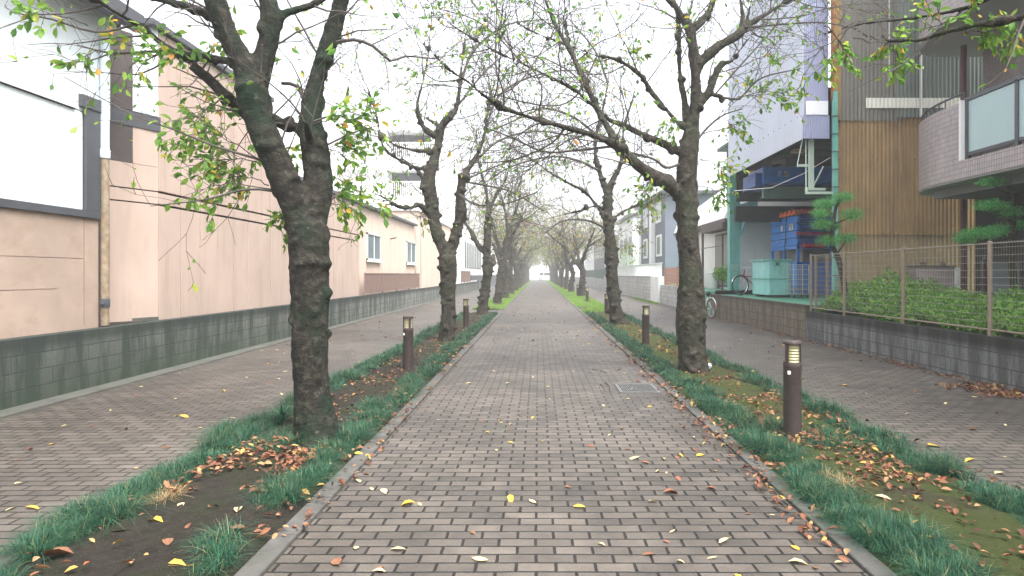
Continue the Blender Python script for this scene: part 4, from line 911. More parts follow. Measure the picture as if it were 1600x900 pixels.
# ---- second left tree
hero('cherry tree with a narrow V fork, second in the left row', 13.9, [
    [(698,545,0,36),(698,530,0,30),(700,500,0,25),(701,470,0,25),(701,440,0,26),(700,412,0,32),(699,400,0,30)],
    [(698,405,0,22),(689,381,0,21),(680,354,0,21),(675,320,0,22),(670,290,0,24),(674,262,0,17),(681,240,.1,16),(686,218,.1,14),(690,197,.1,14),(703,182,.1,13),(713,168,.2,10),(718,138,.2,7),(722,100,.3,5),(728,50,.4,3)],
    [(701,405,0,20),(708,379,.1,18),(716,352,.2,19),(720,330,.2,21),(719,304,.2,16),(722,283,.2,15),(733,262,.3,10),(750,233,.4,7),(757,208,.5,6),(763,165,.6,5),(775,120,.8,3)],
    [(686,215,.1,10),(668,205,0,13),(657,190,-.1,9),(652,165,-.2,6),(660,130,-.2,5),(668,90,-.2,4),(674,30,-.1,3),(680,-30,0,2)],
    [(668,333,0,9),(655,320,-.2,8),(640,325,-.4,8),(622,322,-.6,7),(605,312,-.9,5),(585,302,-1.2,4),(560,298,-1.5,2.5)],
    [(674,264,0,8),(650,262,-.2,7),(625,250,-.4,6),(608,240,-.6,5),(595,220,-.8,5),(588,180,-1,4),(575,140,-1.2,3),(560,100,-1.4,2)],
    [(684,234,.1,8),(655,236,-.3,6),(620,228,-.6,5),(603,215,-.8,5)],
    [(690,200,.1,6),(675,190,.4,6),(660,182,.6,3)],
    [(672,295,0,7),(650,265,.5,6),(620,240,1,4),(580,200,1.6,2)]
  ], 22, m_barkB, .03, .03, dens=3.8, L=2.0, leaf=.07, lvl=3, mleaf=m_leafG, lsize=.085, bias=(.5, 0, .2), tdens=3.2,
  thin=[[(757,208,.5,4),(800,190,1,3),(860,160,1.6,2),(900,120,2,1)], [(713,168,.2,4),(760,110,.5,3),(820,60,1,2),(880,10,1.4,1)], [(722,283,.2,4),(770,262,.4,3),(830,240,.6,2),(880,225,.8,1)], [(733,262,.3,5),(780,220,.6,4),(840,205,.9,3),(910,215,1.2,2)], [(757,208,.5,4),(780,150,.7,4),(830,120,1.0,3),(900,110,1.3,2),(950,130,1.5,1)], [(722,283,.2,4),(760,290,.3,3.5),(800,300,.4,3),(850,330,.5,2)], [(718,304,0,4),(745,320,-.6,3),(790,318,-1.2,2.5),(840,300,-1.8,2)], [(718,138,.2,4),(740,80,.4,4),(790,40,.7,3),(850,30,1,2)]],
  sprays=[(640,325,-.4,600,300,-.7,10,.9,.5),(600,230,-.8,560,230,-1,10,.9,.5),(670,190,.3,640,150,.3,8,.7,.5),(690,330,.2,655,345,.3,8,.8,.4),(700,320,.2,735,310,.3,8,.6,.5),(605,312,-.9,560,270,-1,10,.8,.5),(670,300,0,620,290,-.6,12,.8,.5)])
# ---- third and fourth left trees
hero('cherry tree with a swollen knob, third in the left row', 22.8, [
    [(752,500,0,26),(753,488,0,20),(757,462,0,16),(760,440,0,16),(762,420,0,19),(761,398,0,14),(762,370,0,13),(762,345,0,13),(764,328,0,10)],
    [(762,415,.3,10),(771,412,.6,9),(770,398,.8,8)], [(758,395,0,8),(748,385,0,9),(738,365,0,8),(728,350,0,6),(715,330,0,4)],
    [(764,335,0,8),(760,300,0,6),(752,270,.2,5),(745,235,.3,4),(745,190,.4,2)], [(764,332,0,7),(775,305,.2,5),(790,280,.3,4),(800,240,.4,2)]
  ], 33, m_barkB, .045, .04, dens=4.2, L=1.6, leaf=.2, lvl=3, mleaf=m_leafM, lsize=.085, bias=(.5, -.2, .2), tdens=3.2)
hero('cherry tree leaning to the path, fourth in the left row', 31.6, [
    [(776,482,0,20),(777,474,0,15),(780,448,0,12),(783,420,0,12),(788,395,0,11),(794,370,0,12),(798,350,0,8)],
    [(783,415,0,8),(775,392,.3,7),(770,380,.5,6)], [(797,355,0,7),(803,337,.2,5),(812,310,.4,4),(815,280,.5,2)], [(794,365,0,7),(790,335,0,5),(782,300,0,3)], [(798,352,0,5),(825,340,.2,3),(850,320,.4,2)]
  ], 44, m_barkB, .05, .04, dens=4.2, L=1.6, leaf=.22, lvl=3, mleaf=m_leafM, lsize=.09, tdens=3.2)
# ---- first right tree
hero('stout burred cherry tree nearest the camera on the right', 9.58, [
    [(1084,596,0,62),(1085,582,0,54),(1083,560,0,50),(1081,535,0,49),(1079,505,0,51),(1080,475,0,49),(1079,440,0,41),(1077,400,0,37),(1075,360,0,36),(1073,320,0,36),(1073,283,0,35),(1076,240,0,33),(1080,205,0,28)],
    [(1079,215,0,26),(1086,175,0,19),(1088,133,0,18),(1085,100,0,19),(1082,67,0,18),(1078,45,0,17),(1066,26,0,12),(1053,7,0,10),(1035,-10,0,9),(1000,-60,-.2,6),(960,-110,-.4,3)],
    [(1078,50,0,15),(1093,36,.1,13),(1108,18,.1,12),(1115,-5,.1,11),(1125,-60,.2,7),(1140,-120,.3,4)],
    [(1087,120,0,17),(1094,100,0,17),(1107,86,0,17),(1122,72,0,17),(1150,57,0,16),(1163,43,0,12),(1190,26,.1,9),(1227,3,.3,6),(1270,-30,.5,4),(1320,-80,.7,2)],
    [(1084,180,0,17),(1094,163,0,15),(1108,142,0,14),(1117,118,0,12),(1129,98,0,10),(1143,96,0,5),(1170,60,.1,4),(1200,30,.2,3)],
    [(1073,210,.1,12),(1070,163,.1,11),(1063,123,.1,9),(1061,83,.1,9),(1060,43,.1,8),(1055,10,.1,6),(1040,-50,.2,4)],
    [(1068,310,0,22),(1045,288,-.15,24),(1018,272,-.3,22),(994,256,-.45,19),(963,228,-.6,15),(933,213,-.8,12),(883,199,-1.1,10),(837,186,-1.4,9),(793,171,-1.6,7.5),(763,154,-1.8,6.5),(730,127,-2,5.5),(700,107,-2.1,4.5),(650,57,-2.3,3),(600,20,-2.5,2)],
    [(1068,240,0,14),(1033,223,0,13),(1000,209,-.05,12),(977,197,-.1,10),(950,186,-.2,9),(933,170,-.3,8),(917,157,-.4,7),(897,140,-.5,6.5),(863,122,-.7,6),(817,100,-.9,5.5),(770,78,-1.1,5),(730,55,-1.3,4),(683,23,-1.5,3),(640,-10,-1.7,2)],
    [(1066,200,0,9),(1037,167,.1,9),(1017,143,.1,8),(1003,120,0,7),(977,100,-.1,5),(950,89,-.2,5),(933,87,-.3,4.5),(877,67,-.6,4),(823,45,-.9,4),(793,22,-1,3.5),(760,-4,-1.2,3)],
    [(966,232,-.6,13),(952,203,-.4,12),(935,173,-.3,11),(919,140,-.2,10.5),(904,107,0,10),(892,80,.1,9),(877,56,.2,8),(864,30,.3,7),(852,-2,.3,6),(840,-50,.4,4)],
    [(890,75,.1,6),(885,45,.3,5),(876,10,.4,4)],
    [(1150,57,0,5),(1160,30,0,7),(1157,0,0,6),(1155,-40,.1,3)], [(1165,43,0,5),(1172,10,0,4),(1180,-30,.1,3)],
    [(1108,148,0,7),(1128,150,.0,7),(1127,162,0,6)]
  ], 55, m_barkB, .021, .022, dens=4.4, L=1.7, leaf=.09, lvl=2, tdens=5,
  thin=[[(1115,150,.1,4),(1150,155,.1,4),(1160,150,.1,4),(1190,122,.2,3),(1250,107,.3,2)], [(1115,150,.1,3),(1150,110,.2,3),(1195,60,.3,2),(1230,20,.4,1.5)],
        [(1085,225,0,4),(1105,200,.1,4),(1130,180,.2,3),(1160,170,.3,2)], [(763,154,-1.8,3),(810,130,-1.6,3),(860,60,-1.3,2),(900,10,-1,1.5)], [(883,199,-1.1,4),(860,225,-1,3),(800,250,-.8,2.5),(740,255,-.5,1.5)],
        [(963,228,-.6,5),(900,235,-.8,4),(850,237,-.9,3.5),(800,215,-1,3),(760,200,-1,2)], [(1160,43,0,4),(1200,40,-.4,3),(1280,35,-.8,3),(1340,45,-1,2)], [(1066,255,0,5),(1040,262,-.2,5),(1020,248,-.3,4),(960,232,-.6,3)],
        [(933,87,-.3,3),(900,150,-.3,3),(850,165,-.3,2.5),(740,140,-.3,2),(650,130,-.4,1.5)], [(817,100,-.9,3),(780,60,-.9,2.5),(740,30,-.9,2),(690,15,-.9,1.5)]],
  sprays=[(1160,150,.1,1245,155,.2,16,.95,.32),(1150,152,.1,1190,150,.2,12,.9,.35),(1120,185,.1,1150,205,.2,16,.9,.35),(1095,250,.1,1130,265,.1,18,.9,.4),(1062,190,0,1040,200,-.1,12,.9,.3),(1090,290,.1,1120,310,.2,12,.9,.35),
          (1050,260,-.1,1010,300,-.2,12,.8,.4),(1030,250,-.2,1010,330,-.2,14,.9,.4),(1000,110,0,985,90,.3,14,.8,.4),(1160,60,0,1210,90,0,6,.6,.3),(1220,10,.3,1250,10,.3,8,.8,.3),(890,80,.1,915,85,0,8,.8,.3),(770,80,-1.1,755,50,-1.1,10,.7,.35),(720,50,-1.3,690,25,-1.4,8,.8,.3)])
# ---- second right tree
hero('knobbly cherry tree leaning left, second in the right row', 18.56, [
    [(968,514,0,34),(966,505,0,28),(961,480,0,22),(958,450,0,22),(956,420,0,21),(955,395,0,22),(952,360,0,18),(950,330,0,16),(950,300,0,16)],
    [(949,310,0,11),(943,288,0,9),(936,267,0,9),(930,240,.1,8),(932,210,.2,6),(940,180,.3,5),(950,130,.5,3)],
    [(951,300,0,11),(958,280,0,9),(968,262,.1,8),(972,240,.2,6),(975,200,.3,5),(990,150,.5,4),(1000,110,.6,2)],
    [(950,350,0,8),(930,318,-.2,6),(910,297,-.4,6),(890,287,-.6,5),(860,270,-.9,4),(837,253,-1.1,3.5),(800,230,-1.4,2.5)],
    [(948,330,0,6),(930,322,.3,5),(905,330,.6,4),(880,335,.9,2.5)], [(952,345,0,6),(975,330,.2,5),(1000,318,.3,4),(1030,300,.4,2)],
    [(970,257,0,5),(990,245,0,4),(1020,240,.2,3)]
  ], 66, m_barkB, .035, .04, dens=4.0, L=2.0, leaf=.1, lvl=3, mleaf=m_leafM, lsize=.085, bias=(-.4, -.2, .2), tdens=3.2,
  thin=[[(937,267,0,5),(900,250,-.3,4),(860,245,-.6,3.5),(800,260,-1,3),(750,290,-1.3,2)], [(932,210,.2,5),(890,180,-.2,4),(840,170,-.6,3),(780,190,-1,2)], [(951,360,0,5),(920,345,-.3,4),(880,345,-.6,3),(850,365,-.9,2)], [(940,180,.3,4),(900,120,.2,3),(850,90,0,2)], [(950,130,.5,4),(930,80,.5,3),(890,30,.5,2)]],
  sprays=[(960,370,0,1000,350,.3,14,.9,.6),(955,380,0,990,395,.2,10,.9,.5),(975,330,.2,1020,320,.2,12,.9,.6)])
# ---- off-frame right tree whose boughs cross the upper right corner
T = Tree(77); Rt = thing('cherry_tree', 'cherry tree just out of view whose leafy boughs cross the top right corner', 'tree', (2.35, .1, 0), 'cherry trees lining the brick path')
tr0 = catmull([Vector((2.35, .1, -.05)), Vector((2.33, .1, .8)), Vector((2.4, .15, 1.7)), Vector((2.45, .3, 2.3))], [.2, .17, .16, .14])
def bough(pl): pts = [P(x, y, Y) if Y else Vector((x, y, w_)) for x, y, Y, w_ in pl]; return pts
g1 = [Vector((2.45, .3, 2.25)), Vector((2.6, 1.4, 2.6))] + [P(1700, 15, 3.0), P(1600, 26, 3.1), P(1503, 43, 3.2), P(1457, 57, 3.25), P(1430, 63, 3.3), P(1363, 62, 3.4), P(1330, 42, 3.5), P(1250, 36, 3.8), P(1170, 42, 4.2)]
g2 = [Vector((2.45, .3, 2.3)), Vector((2.5, 1.5, 2.8))] + [P(1640, -60, 3.0), P(1540, 0, 3.2), P(1497, 15, 3.3), P(1450, 25, 3.35), P(1393, 32, 3.4), P(1343, 38, 3.5), P(1290, 52, 3.7), P(1250, 62, 3.9), P(1180, 70, 4.2)]
r1 = [.1, .05, .022, .017, .015, .013, .012, .009, .006, .004, .002]; r2 = [.09, .04, .016, .013, .012, .011, .01, .009, .006, .004, .002]
gg = [tr0, catmull(g1, r1), catmull(g2, r2), catmull([Vector((2.45, .25, 2.2)), Vector((2.1, .2, 3.2)), Vector((1.9, -.3, 4.6))], [.12, .09, .04])]
woody('trunk', gg, m_barkB, Rt, .012, .006, 7)
T.along(*gg[1], 2.4, .4, .05, 1, .35); T.along(*gg[2], 2.4, .4, .05, 1, .35)
for s in ((1330,60,3.5,1400,105,3.5,8,.9,.14),(1360,62,3.4,1400,80,3.6,9,.95,.16),(1500,43,3.2,1560,60,3.2,8,.95,.14),(1600,26,3.1,1585,60,3.2,7,.95,.14),(1457,57,3.25,1455,30,3.2,6,.8,.15),(1343,38,3.5,1240,150,3.6,6,.7,.2),(1500,15,3.3,1520,12,3.2,8,.8,.16),(1290,40,3.6,1310,90,3.8,9,.9,.2)):
    T.spray(P(s[0], s[1], s[2]), P(s[3], s[4], s[5]), s[6], s[7], .004, s[8])
T.tw.build('twigs', m_twig, Rt); leaves_mesh('foliage', T.sites, .047, T.rs, Rt, m_leafG)

# ---- generic trees for the far avenue
def generic(seed, side, mleaf, leaf=.14):
    T = Tree(seed, .009); rg = T.rg; t = thing('cherry_tree', '', 'tree', (0, 0, 0), 'cherry trees lining the brick path')
    base = [Vector((0, 0, -.05)), Vector((rg.uniform(-.05, .05), 0, .6)), Vector((rg.uniform(-.1, .1), rg.uniform(-.1, .1), 1.3)), Vector((rg.uniform(-.15, .15), rg.uniform(-.1, .1), 2.0))]
    ls = [catmull(base, [.26, .19, .18, .17])]; f = base[-1]
    n = 4
    for k in range(n):
        a = k * 2 * math.pi / n + rg.uniform(-.4, .4); sp = rg.uniform(.45, .9); h = rg.uniform(2.2, 3.2)
        p = [f - Vector((0, 0, rg.uniform(.1, .5)))]; 
        for j in (1, 2, 3): p.append(f + Vector((math.cos(a) * sp * j, math.sin(a) * sp * j, h * j / 3 * (1.1 - .05*j))) + Vector((rg.gauss(0, .12), rg.gauss(0, .12), 0)))
        ls.append(catmull(p, [.12, .09, .055, .02]))
        if k % 2 == 0:
            q = [p[1], p[1] + Vector((math.cos(a + .6) * .9, math.sin(a + .6) * .9, .5)), p[1] + Vector((math.cos(a + .5) * 1.9, math.sin(a + .5) * 1.9, .9)), p[1] + Vector((math.cos(a + .4) * 2.8, math.sin(a + .4) * 2.8, 1.0))]
            ls.append(catmull(q, [.06, .045, .03, .01]))
    woody('trunk', ls, m_barkB, t, .05, .045, seed)
    for pts, rad in ls[1:]: T.along(pts, rad, 3.2, 1.8, leaf, 3, .1, tdens=3.4)
    T.tw.build('twigs', m_twig, t); leaves_mesh('foliage', T.sites, .13, T.rs, t, mleaf); return t
def dup(root):
    r = root.copy(); COL.objects.link(r)
    for ch in root.children: c = ch.copy(); COL.objects.link(c); c.parent = r
    return r
protos = [generic(101, 1, m_leafM, .34), generic(102, 1, m_leafM, .4), generic(103, 1, m_leafG, .3), generic(104, 1, m_leafM, .42)]
used = [False] * 4
ords = ['fifth', 'sixth', 'seventh', 'eighth', 'ninth', 'tenth', 'eleventh', 'twelfth', 'thirteenth', 'fourteenth', 'fifteenth', 'sixteenth']
pl = [(-1.95, y, 'left', i) for i, y in enumerate((38, 46.5, 55, 63, 71, 80, 89, 99, 109, 120, 131))] + [(x, y, 'right', i - 2) for i, (x, y) in enumerate(((2.75, 41), (2.6, 50.5), (2.6, 59), (2.5, 67), (2.5, 76), (2.5, 85), (2.5, 94), (2.5, 104), (2.5, 114), (2.5, 124), (2.5, 134)))]
ordr = {-2: 'third', -1: 'fourth'}
rg = random.Random(5)
for k, (x, y, side, i) in enumerate(pl):
    q = k % 4; o = protos[q]
    if used[q]: o = dup(o)
    used[q] = True; o.location = (x, y, 0); o.rotation_euler = (0, 0, rg.uniform(0, 6.28)); o.scale = (1, 1, rg.uniform(1.08, 1.28))
    o['label'] = 'cherry tree, %s from the front in the %s row of the avenue' % (ordr.get(i) or ords[i], side)

# ---- pine / cloud-pruned shrubs
def cloudtree(label, Y0, trunk, pads, seed):
    c = P(trunk[0][0], trunk[0][1], Y0); t = thing('pine_tree', label, 'tree', (c.x, c.y, c.z)); rs = np.random.RandomState(seed); rg = random.Random(seed)
    pts, rad = limb(Y0, trunk, .05); b = MB().tube(pts, rad, 10)
    Vs = []; Qs = []; n0 = 0
    T_ = np.array([[-.5, 0, 0], [.5, 0, 0], [.2, 1, 0], [-.2, 1, 0]], float); Q_ = np.array([[0, 1, 2, 3]])
    for (x, y, dy, rx, ry) in pads:
        C = P(x, y, Y0 + dy); k = Y0 / F; near = min(pts, key=lambda p: (p - C + Vector((0, 0, .25))).length)
        b.tube([near, near.lerp(C, .5) + Vector((0, 0, -.03)), C + Vector((0, 0, -.03))], [.02, .014, .008], 6)
        n = int(1900 * rx / 24); u = norm(rs.normal(0, 1, (n, 3))); rr = rs.uniform(.1, 1, (n, 1)) ** .5 * (1 + .35 * np.sin(u[:, :1] * 5 + u[:, 1:2] * 7)); O = u * rr * np.array([rx * k, rx * k, ry * k]) + np.array(C)
        D = norm(u * .4 + np.array([0, 0, .4]) + rs.normal(0, .6, (n, 3))); X = norm(np.cross(D, rs.normal(0, 1, (n, 3)))); Z = np.cross(X, D)
        V, Q = inst(T_, Q_, X * .14, D, Z, O, rs.uniform(.03, .065, n)); Vs.append(V); Qs.append(Q + n0); n0 += len(V)
    b.build('trunk', m_barkB, t, smooth=True); link('foliage', npmesh('foliage', np.vstack(Vs), np.vstack(Qs)), m_pine, t)
cloudtree('small cloud pruned pine with rounded pads at the corner of the mesh fence', 13.6, [(1322,475,0,11),(1318,440,0,10),(1310,405,0,9),(1300,380,0,8),(1302,350,0,7),(1306,325,0,5),(1312,310,0,3)],
          [(1316,309,0,18,8),(1290,319,.1,17,7),(1331,336,0,17,10),(1282,334,-.1,14,7),(1284,351,-.1,15,8),(1302,354,.2,12,6),(1295,377,0,18,8),(1322,373,0,16,8)], 3)
cloudtree('loose green pruned tree standing behind the mesh fence on the far right', 11.3, [(1584,490,0,14),(1583,440,0,12),(1580,380,0,11),(1583,330,0,9),(1578,290,0,6)],
          [(1548,322,0,22,8),(1580,332,0,18,8),(1530,366,0,28,9),(1508,374,.1,14,7),(1562,360,.1,16,8),(1550,285,0,18,6),(1592,352,0,12,7)], 4)
# ---- hedge
def hedge(label, y0, y1, x0, x1, zf, n, seed):
    rs = np.random.RandomState(seed); O = np.empty((n, 3)); O[:, 0] = rs.uniform(x0, x1, n); O[:, 1] = rs.uniform(y0, y1, n)
    for i in range(n):
        x, y = O[i, 0], O[i, 1]; h = zf(x, y); O[i, 2] = .56 + (h - .56) * rs.uniform(.25, 1.02) ** .5
    D = norm(rs.normal(0, .8, (n, 3)) + np.array([0, 0, .5])); Z = norm(np.cross(D, rs.normal(0, 1, (n, 3)))); Z = norm(Z + np.array([-.2, -.3, .6])); Z = norm(Z - D * (Z * D).sum(1, keepdims=True)); X = np.cross(D, Z)
    V, Q = inst(LT, LQ, X, D, Z, O, rs.uniform(.04, .095, n)); o = link('hedge_planting', npmesh('hedge_planting', V, Q), m_hedge); tag(o, kind='stuff'); o['label'] = label; o['category'] = 'hedge'
def hz(x, y): return 1.0 + .2 * noise.noise((x * 1.3, y * 1.3, 0)) + .3 * noise.noise((x * 4, y * 4, 2)) + .3 * max(0, 1 - ((x - 7.2)**2 + (y - 13.2)**2) / 1.6) - .22 * max(0, 1 - (x - 6.15) / .4)
hedge('bright green leafy shrubs filling the bed behind the mesh fence', 6.3, 14.3, 6.16, 9.2, hz, 46000, 1)
# small greenery near houses
for (x, y, z, r, lab, nm) in ((6.95, 24.4, 1.5, .28, 'small yellow green potted shrub beside the teal column', 'shrub'), (7.3, 53.5, 2.4, 1.5, 'leafy green tree between the far right houses', 'garden_tree'), (-7.6, 59, 2.0, .8, 'green shrub behind the far left fence', 'shrub')):
    t = thing(nm, lab, 'plant', (x, y, .8)); rs = np.random.RandomState(int(y)); n = int(900 * max(1, r)); u = norm(rs.normal(0, 1, (n, 3))); O = u * (rs.uniform(.1, 1, (n, 1)) ** .5) * r * (1 + .3 * np.sin(u[:, :1] * 6)) + np.array([x, y, z])
    leaves_mesh('foliage', [(a, b_) for a, b_ in zip(O, u)], .08 * max(1, r * .9), rs, t, m_hedge); MB().tube([(x, y, .8), (x, y, z)], [.04, .02], 6).build('stem', m_twig, t)
# weed beside the first tree
def blades(n, O, length, width, rs, lean=.6):
    seg = 4; T_ = np.array([[s * (1 - .85 * (k / seg) ** 1.5), k / seg, 0] for k in range(seg + 1) for s in (-1, 1)], float); Q_ = np.array([[2*k, 2*k+1, 2*k+3, 2*k+2] for k in range(seg)])
    a = rs.uniform(0, 2*np.pi, n); dirx = np.stack([np.cos(a), np.sin(a), 0*a], 1); side = np.stack([-np.sin(a), np.cos(a), 0*a], 1); le = rs.uniform(.15, 1, n)[:, None] * lean; L = length * rs.uniform(.6, 1.2, n); t = T_[:, 1]
    out = dirx[:, None] * (le[:, None] * (t ** 1.6)[None, :, None]) * L[:, None, None] * 1.3
    upv = np.array([0, 0, 1])[None, None] * ((t[None, :] * (1 - np.minimum(.78, .72 * le) * t[None, :] ** 1.2))[:, :, None]) * L[:, None, None]
    V = O[:, None] + out + upv + side[:, None] * (T_[:, 0] * .5)[None, :, None] * (width * rs.uniform(.7, 1.3, n))[:, None, None]
    QQ = Q_[None] + (np.arange(n) * len(T_))[:, None, None]; return V.reshape(-1, 3), QQ.reshape(-1, 4)
rs = np.random.RandomState(9); wp = G(440, 668); O = np.tile(np.array([[wp.x, wp.y, .05]]), (26, 1)) + rs.normal(0, .01, (26, 3)) * [1, 1, 0]
V, Q = blades(26, O, .24, .022, rs, .8); tag(link('weed', npmesh('weed', V, Q), m_mondo, origin=(wp.x, wp.y, .05)), 'bright green weed rosette at the foot of the first left tree', 'weed')

# ------------------------------------------------------------------ grass borders
def band(name, xc, hw, y0, y1, seed, m, label, gaps=(), thick=1.0, wander=.05):
    rs = np.random.RandomState(seed); Vs = []; Qs = []; n0 = 0; y = y0
    while y < y1:
        dn = max(.22, min(1, 7.0 / max(y, .1))); step = .028 / dn
        lfade = 1.0
        for a, c in gaps:
            if a < y < c: lfade = 0
        if lfade:
            nt_ = rs.poisson(2.2 * thick)
            for _ in range(nt_):
                xo = xc + wander * noise.noise((seed, y * 1.1, 0)) * 2 + rs.uniform(-hw, hw) * (1 + .45 * noise.noise((seed + 9, y * .9, 0)))
                dd = 1 + 1.0 * noise.noise((xo * 3, y * 2.4, seed))
                if noise.noise((xo * 5, y * 3.6, seed + 4)) < -.3: continue
                nb = int(60 * dn ** .6); O = np.tile([[xo, y + rs.uniform(-.02, .02), .0]], (nb, 1)) + rs.normal(0, .022, (nb, 3)) * [1, 1, 0]
                V, Q = blades(nb, O, .135 * dd, .0034 / dn ** .9, rs, 1.3); Vs.append(V); Qs.append(Q + n0); n0 += len(V)
        y += step
    o = link(name, npmesh(name, np.vstack(Vs), np.vstack(Qs)), m); tag(o, kind='stuff'); o['label'] = label; o['category'] = 'grass'
band('border_grass', -2.65, .17, 2.9, 24, 1, m_mondo, 'dark green lilyturf border on the outer edge of the left strip', gaps=((3.15, 3.32),), thick=1.15)
band('border_grass', -1.66, .13, 2.6, 24, 2, m_mondo, 'dark green lilyturf border beside the kerb of the left strip', gaps=((3.55, 4.0), (2.8, 3.1)), thick=1.0)
band('border_grass', 1.93, .155, 2.4, 24, 3, m_mondo, 'dark green lilyturf border beside the path in the right strip', thick=1.2)
band('border_grass', 2.96, .15, 3.6, 24, 4, m_mondo, 'dark green lilyturf border on the outer edge of the right strip', thick=1.0)
band('border_grass', -2.05, .3, 5.2, 6.0, 5, m_mondo, 'lilyturf tufts around the foot of the first left tree', thick=1.3)
band('border_grass', -2.5, .1, 4.1, 4.45, 6, m_dry, 'dry straw coloured tufts in the left grass border', thick=.35)
band('border_grass', 2.4, .25, 5.3, 6.2, 7, m_mondo, 'lilyturf tufts around the nearest bollard', thick=.8)
band('border_grass', 2.05, .1, 4.35, 4.6, 8, m_dry, 'small dry patch in the right grass border', thick=.25)
def lawn(name, x0, x1, y0, y1, n, seed, label, h=.13):
    rs = np.random.RandomState(seed); u = rs.uniform(0, 1, n); y = y0 * (y1 / y0) ** u; O = np.stack([rs.uniform(x0, x1, n), y, np.full(n, .0)], 1)
    keep = np.array([noise.noise((p[0] * 1.4, p[1] * .7, seed)) > -.25 for p in O]); O = O[keep]; n = len(O)
    w_ = .006 * np.maximum(1, O[:, 1] / 18); V, Q = blades(n, O, h, 1.0, rs, .8)
    V = V.reshape(n, -1, 3); mid = (V[:, 0::2] + V[:, 1::2]) / 2; half = (V[:, 1::2] - V[:, 0::2]) / 2 * w_[:, None, None]; V[:, 0::2] = mid - half; V[:, 1::2] = mid + half
    o = link(name, npmesh(name, V.reshape(-1, 3), Q), m_lawn); tag(o, kind='stuff'); o['label'] = label; o['category'] = 'grass'
lawn('verge_grass', -2.7, -1.42, 26.4, YE, 42000, 21, 'bright green grass verge under the far left trees')
lawn('verge_grass', 1.68, 3.1, 23.6, YE, 60000, 22, 'bright green grass verge under the far right trees', .15)
lawn('verge_grass', 5.6, 6.02, 31, 40, 1500, 23, 'yellow green grass at the foot of the white pillar', .12)

# ------------------------------------------------------------------ fallen leaves
rgl = random.Random(31); rsl = np.random.RandomState(31)
def leaf_proto(m, k):
    T_ = LT.copy(); T_[:, 2] = np.abs(T_[:, 0]) * rgl.uniform(.1, .9) + rgl.uniform(-.1, .25) * (T_[:, 1] - .5) ** 2 * 2; T_[:, 0] *= rgl.uniform(.85, 1.25) ; T_[:, 1] -= .5
    T_[:, 2] -= T_[:, 2].min()
    V = T_.tolist() + [(0.0, -.5, .01), (.012, -.5, .01), (.03, -.85, .05), (.018, -.85, .05)]; Q = LQ.tolist() + [[12, 13, 14, 15]]
    me = npmesh('fallen_leaf', V, Q); me.materials.append(m); return me
PR = {n: [leaf_proto(m, k) for k in range(4)] for n, m in (('pale', m_lpale), ('yellow', m_lyel), ('brown', m_lbrown), ('red', m_lred))}
cname = {'pale': 'pale yellow', 'yellow': 'golden yellow', 'brown': 'dry brown', 'red': 'reddish'}
def place_leaf(kind, x, y, z, size, label, grp, rot=None, tilt=.15):
    o = bpy.data.objects.new('fallen_leaf', rgl.choice(PR[kind])); COL.objects.link(o); o.location = (x, y, z + .004); o.scale = (size,) * 3
    o.rotation_euler = (rgl.gauss(0, tilt), rgl.gauss(0, tilt), rgl.uniform(0, 6.28) if rot is None else rot); tag(o, label, 'leaf', grp)
hand = [(798,782,'yellow',.1,0.1,'single yellow leaf pointing along the middle of the brick path'), (905,793,'yellow',.085,1.5,'round golden leaf lying on the middle right of the brick path'), (637,790,'yellow',.11,1.6,'curled golden brown leaf on the left half of the brick path'), (832,785,'pale',.08,.7,'pale leaf just right of the upright yellow leaf'),
 (750,876,'pale',.1,1.2,'large pale leaf low on the centre of the brick path'), (622,861,'pale',.09,1.5,'pale leaf low on the left of the brick path'), (1247,881,'pale',.1,1.3,'large pale leaf at the bottom right of the brick path'), (1113,873,'pale',.06,1.5,'tiny pale leaf near the bottom right of the brick path'),
 (560,752,'pale',.09,.4,'pale leaf near the left kerb'), (600,768,'pale',.1,.5,'pale leaf beside the left kerb, nearest the camera'), (527,881,'brown',.1,.6,'brown leaf at the lower left of the brick path'), (1048,772,'brown',.12,1.8,'curled brown leaf right of centre on the brick path'), (1060,749,'red',.07,.3,'red leaf right of centre on the brick path'),
 (1094,712,'yellow',.09,2.2,'golden leaf near the right edge of the brick path'), (990,717,'pale',.12,1.8,'long white leaf right of centre on the brick path'), (1460,698,'yellow',.15,1.7,'large golden leaf on the right side path'), (1515,721,'yellow',.1,1.7,'yellow leaf on the right side path before the small grate edge'),
 (1561,741,'pale',.1,1.9,'pale leaf nearest the camera on the right side path'), (1489,731,'pale',.09,1.5,'pale leaf by the outer grass of the right side path'), (50,795,'yellow',.1,1.5,'yellow leaf alone on the left side path'), (288,652,'yellow',.12,1.4,'yellow leaf in the middle of the left side path'),
 (283,802,'pale',.1,.3,'pale leaf on the dark soil of the left strip'), (243,827,'yellow',.13,1.2,'yellow green leaf on the dark soil of the left strip'), (190,840,'yellow',.16,1.9,'orange leaf at the edge of the dark soil'), (88,881,'brown',.17,1.7,'big curled brown leaf at the bottom left corner'), (262,858,'brown',.1,.5,'small brown leaf in the middle of the dark soil'),
 (275,896,'yellow',.11,1.5,'tan leaf at the bottom of the dark soil'), (372,808,'pale',.12,.3,'pale leaf on soil near the left kerb'), (372,835,'brown',.1,1.4,'brown leaf on soil near the left kerb'), (1450,857,'yellow',.13,2.0,'yellow leaf on the mossy soil of the right strip'), (1380,788,'pale',.1,.9,'pale leaf on the mossy soil of the right strip'),
 (559,714,'yellow',.14,1.2,'bright orange yellow leaf on the grass by the left kerb'), (1058,716,'brown',.07,.2,'small brown leaf near the right of the path'), (243,828,'pale',.06,.5,'pale leaf fragment on the dark soil')]
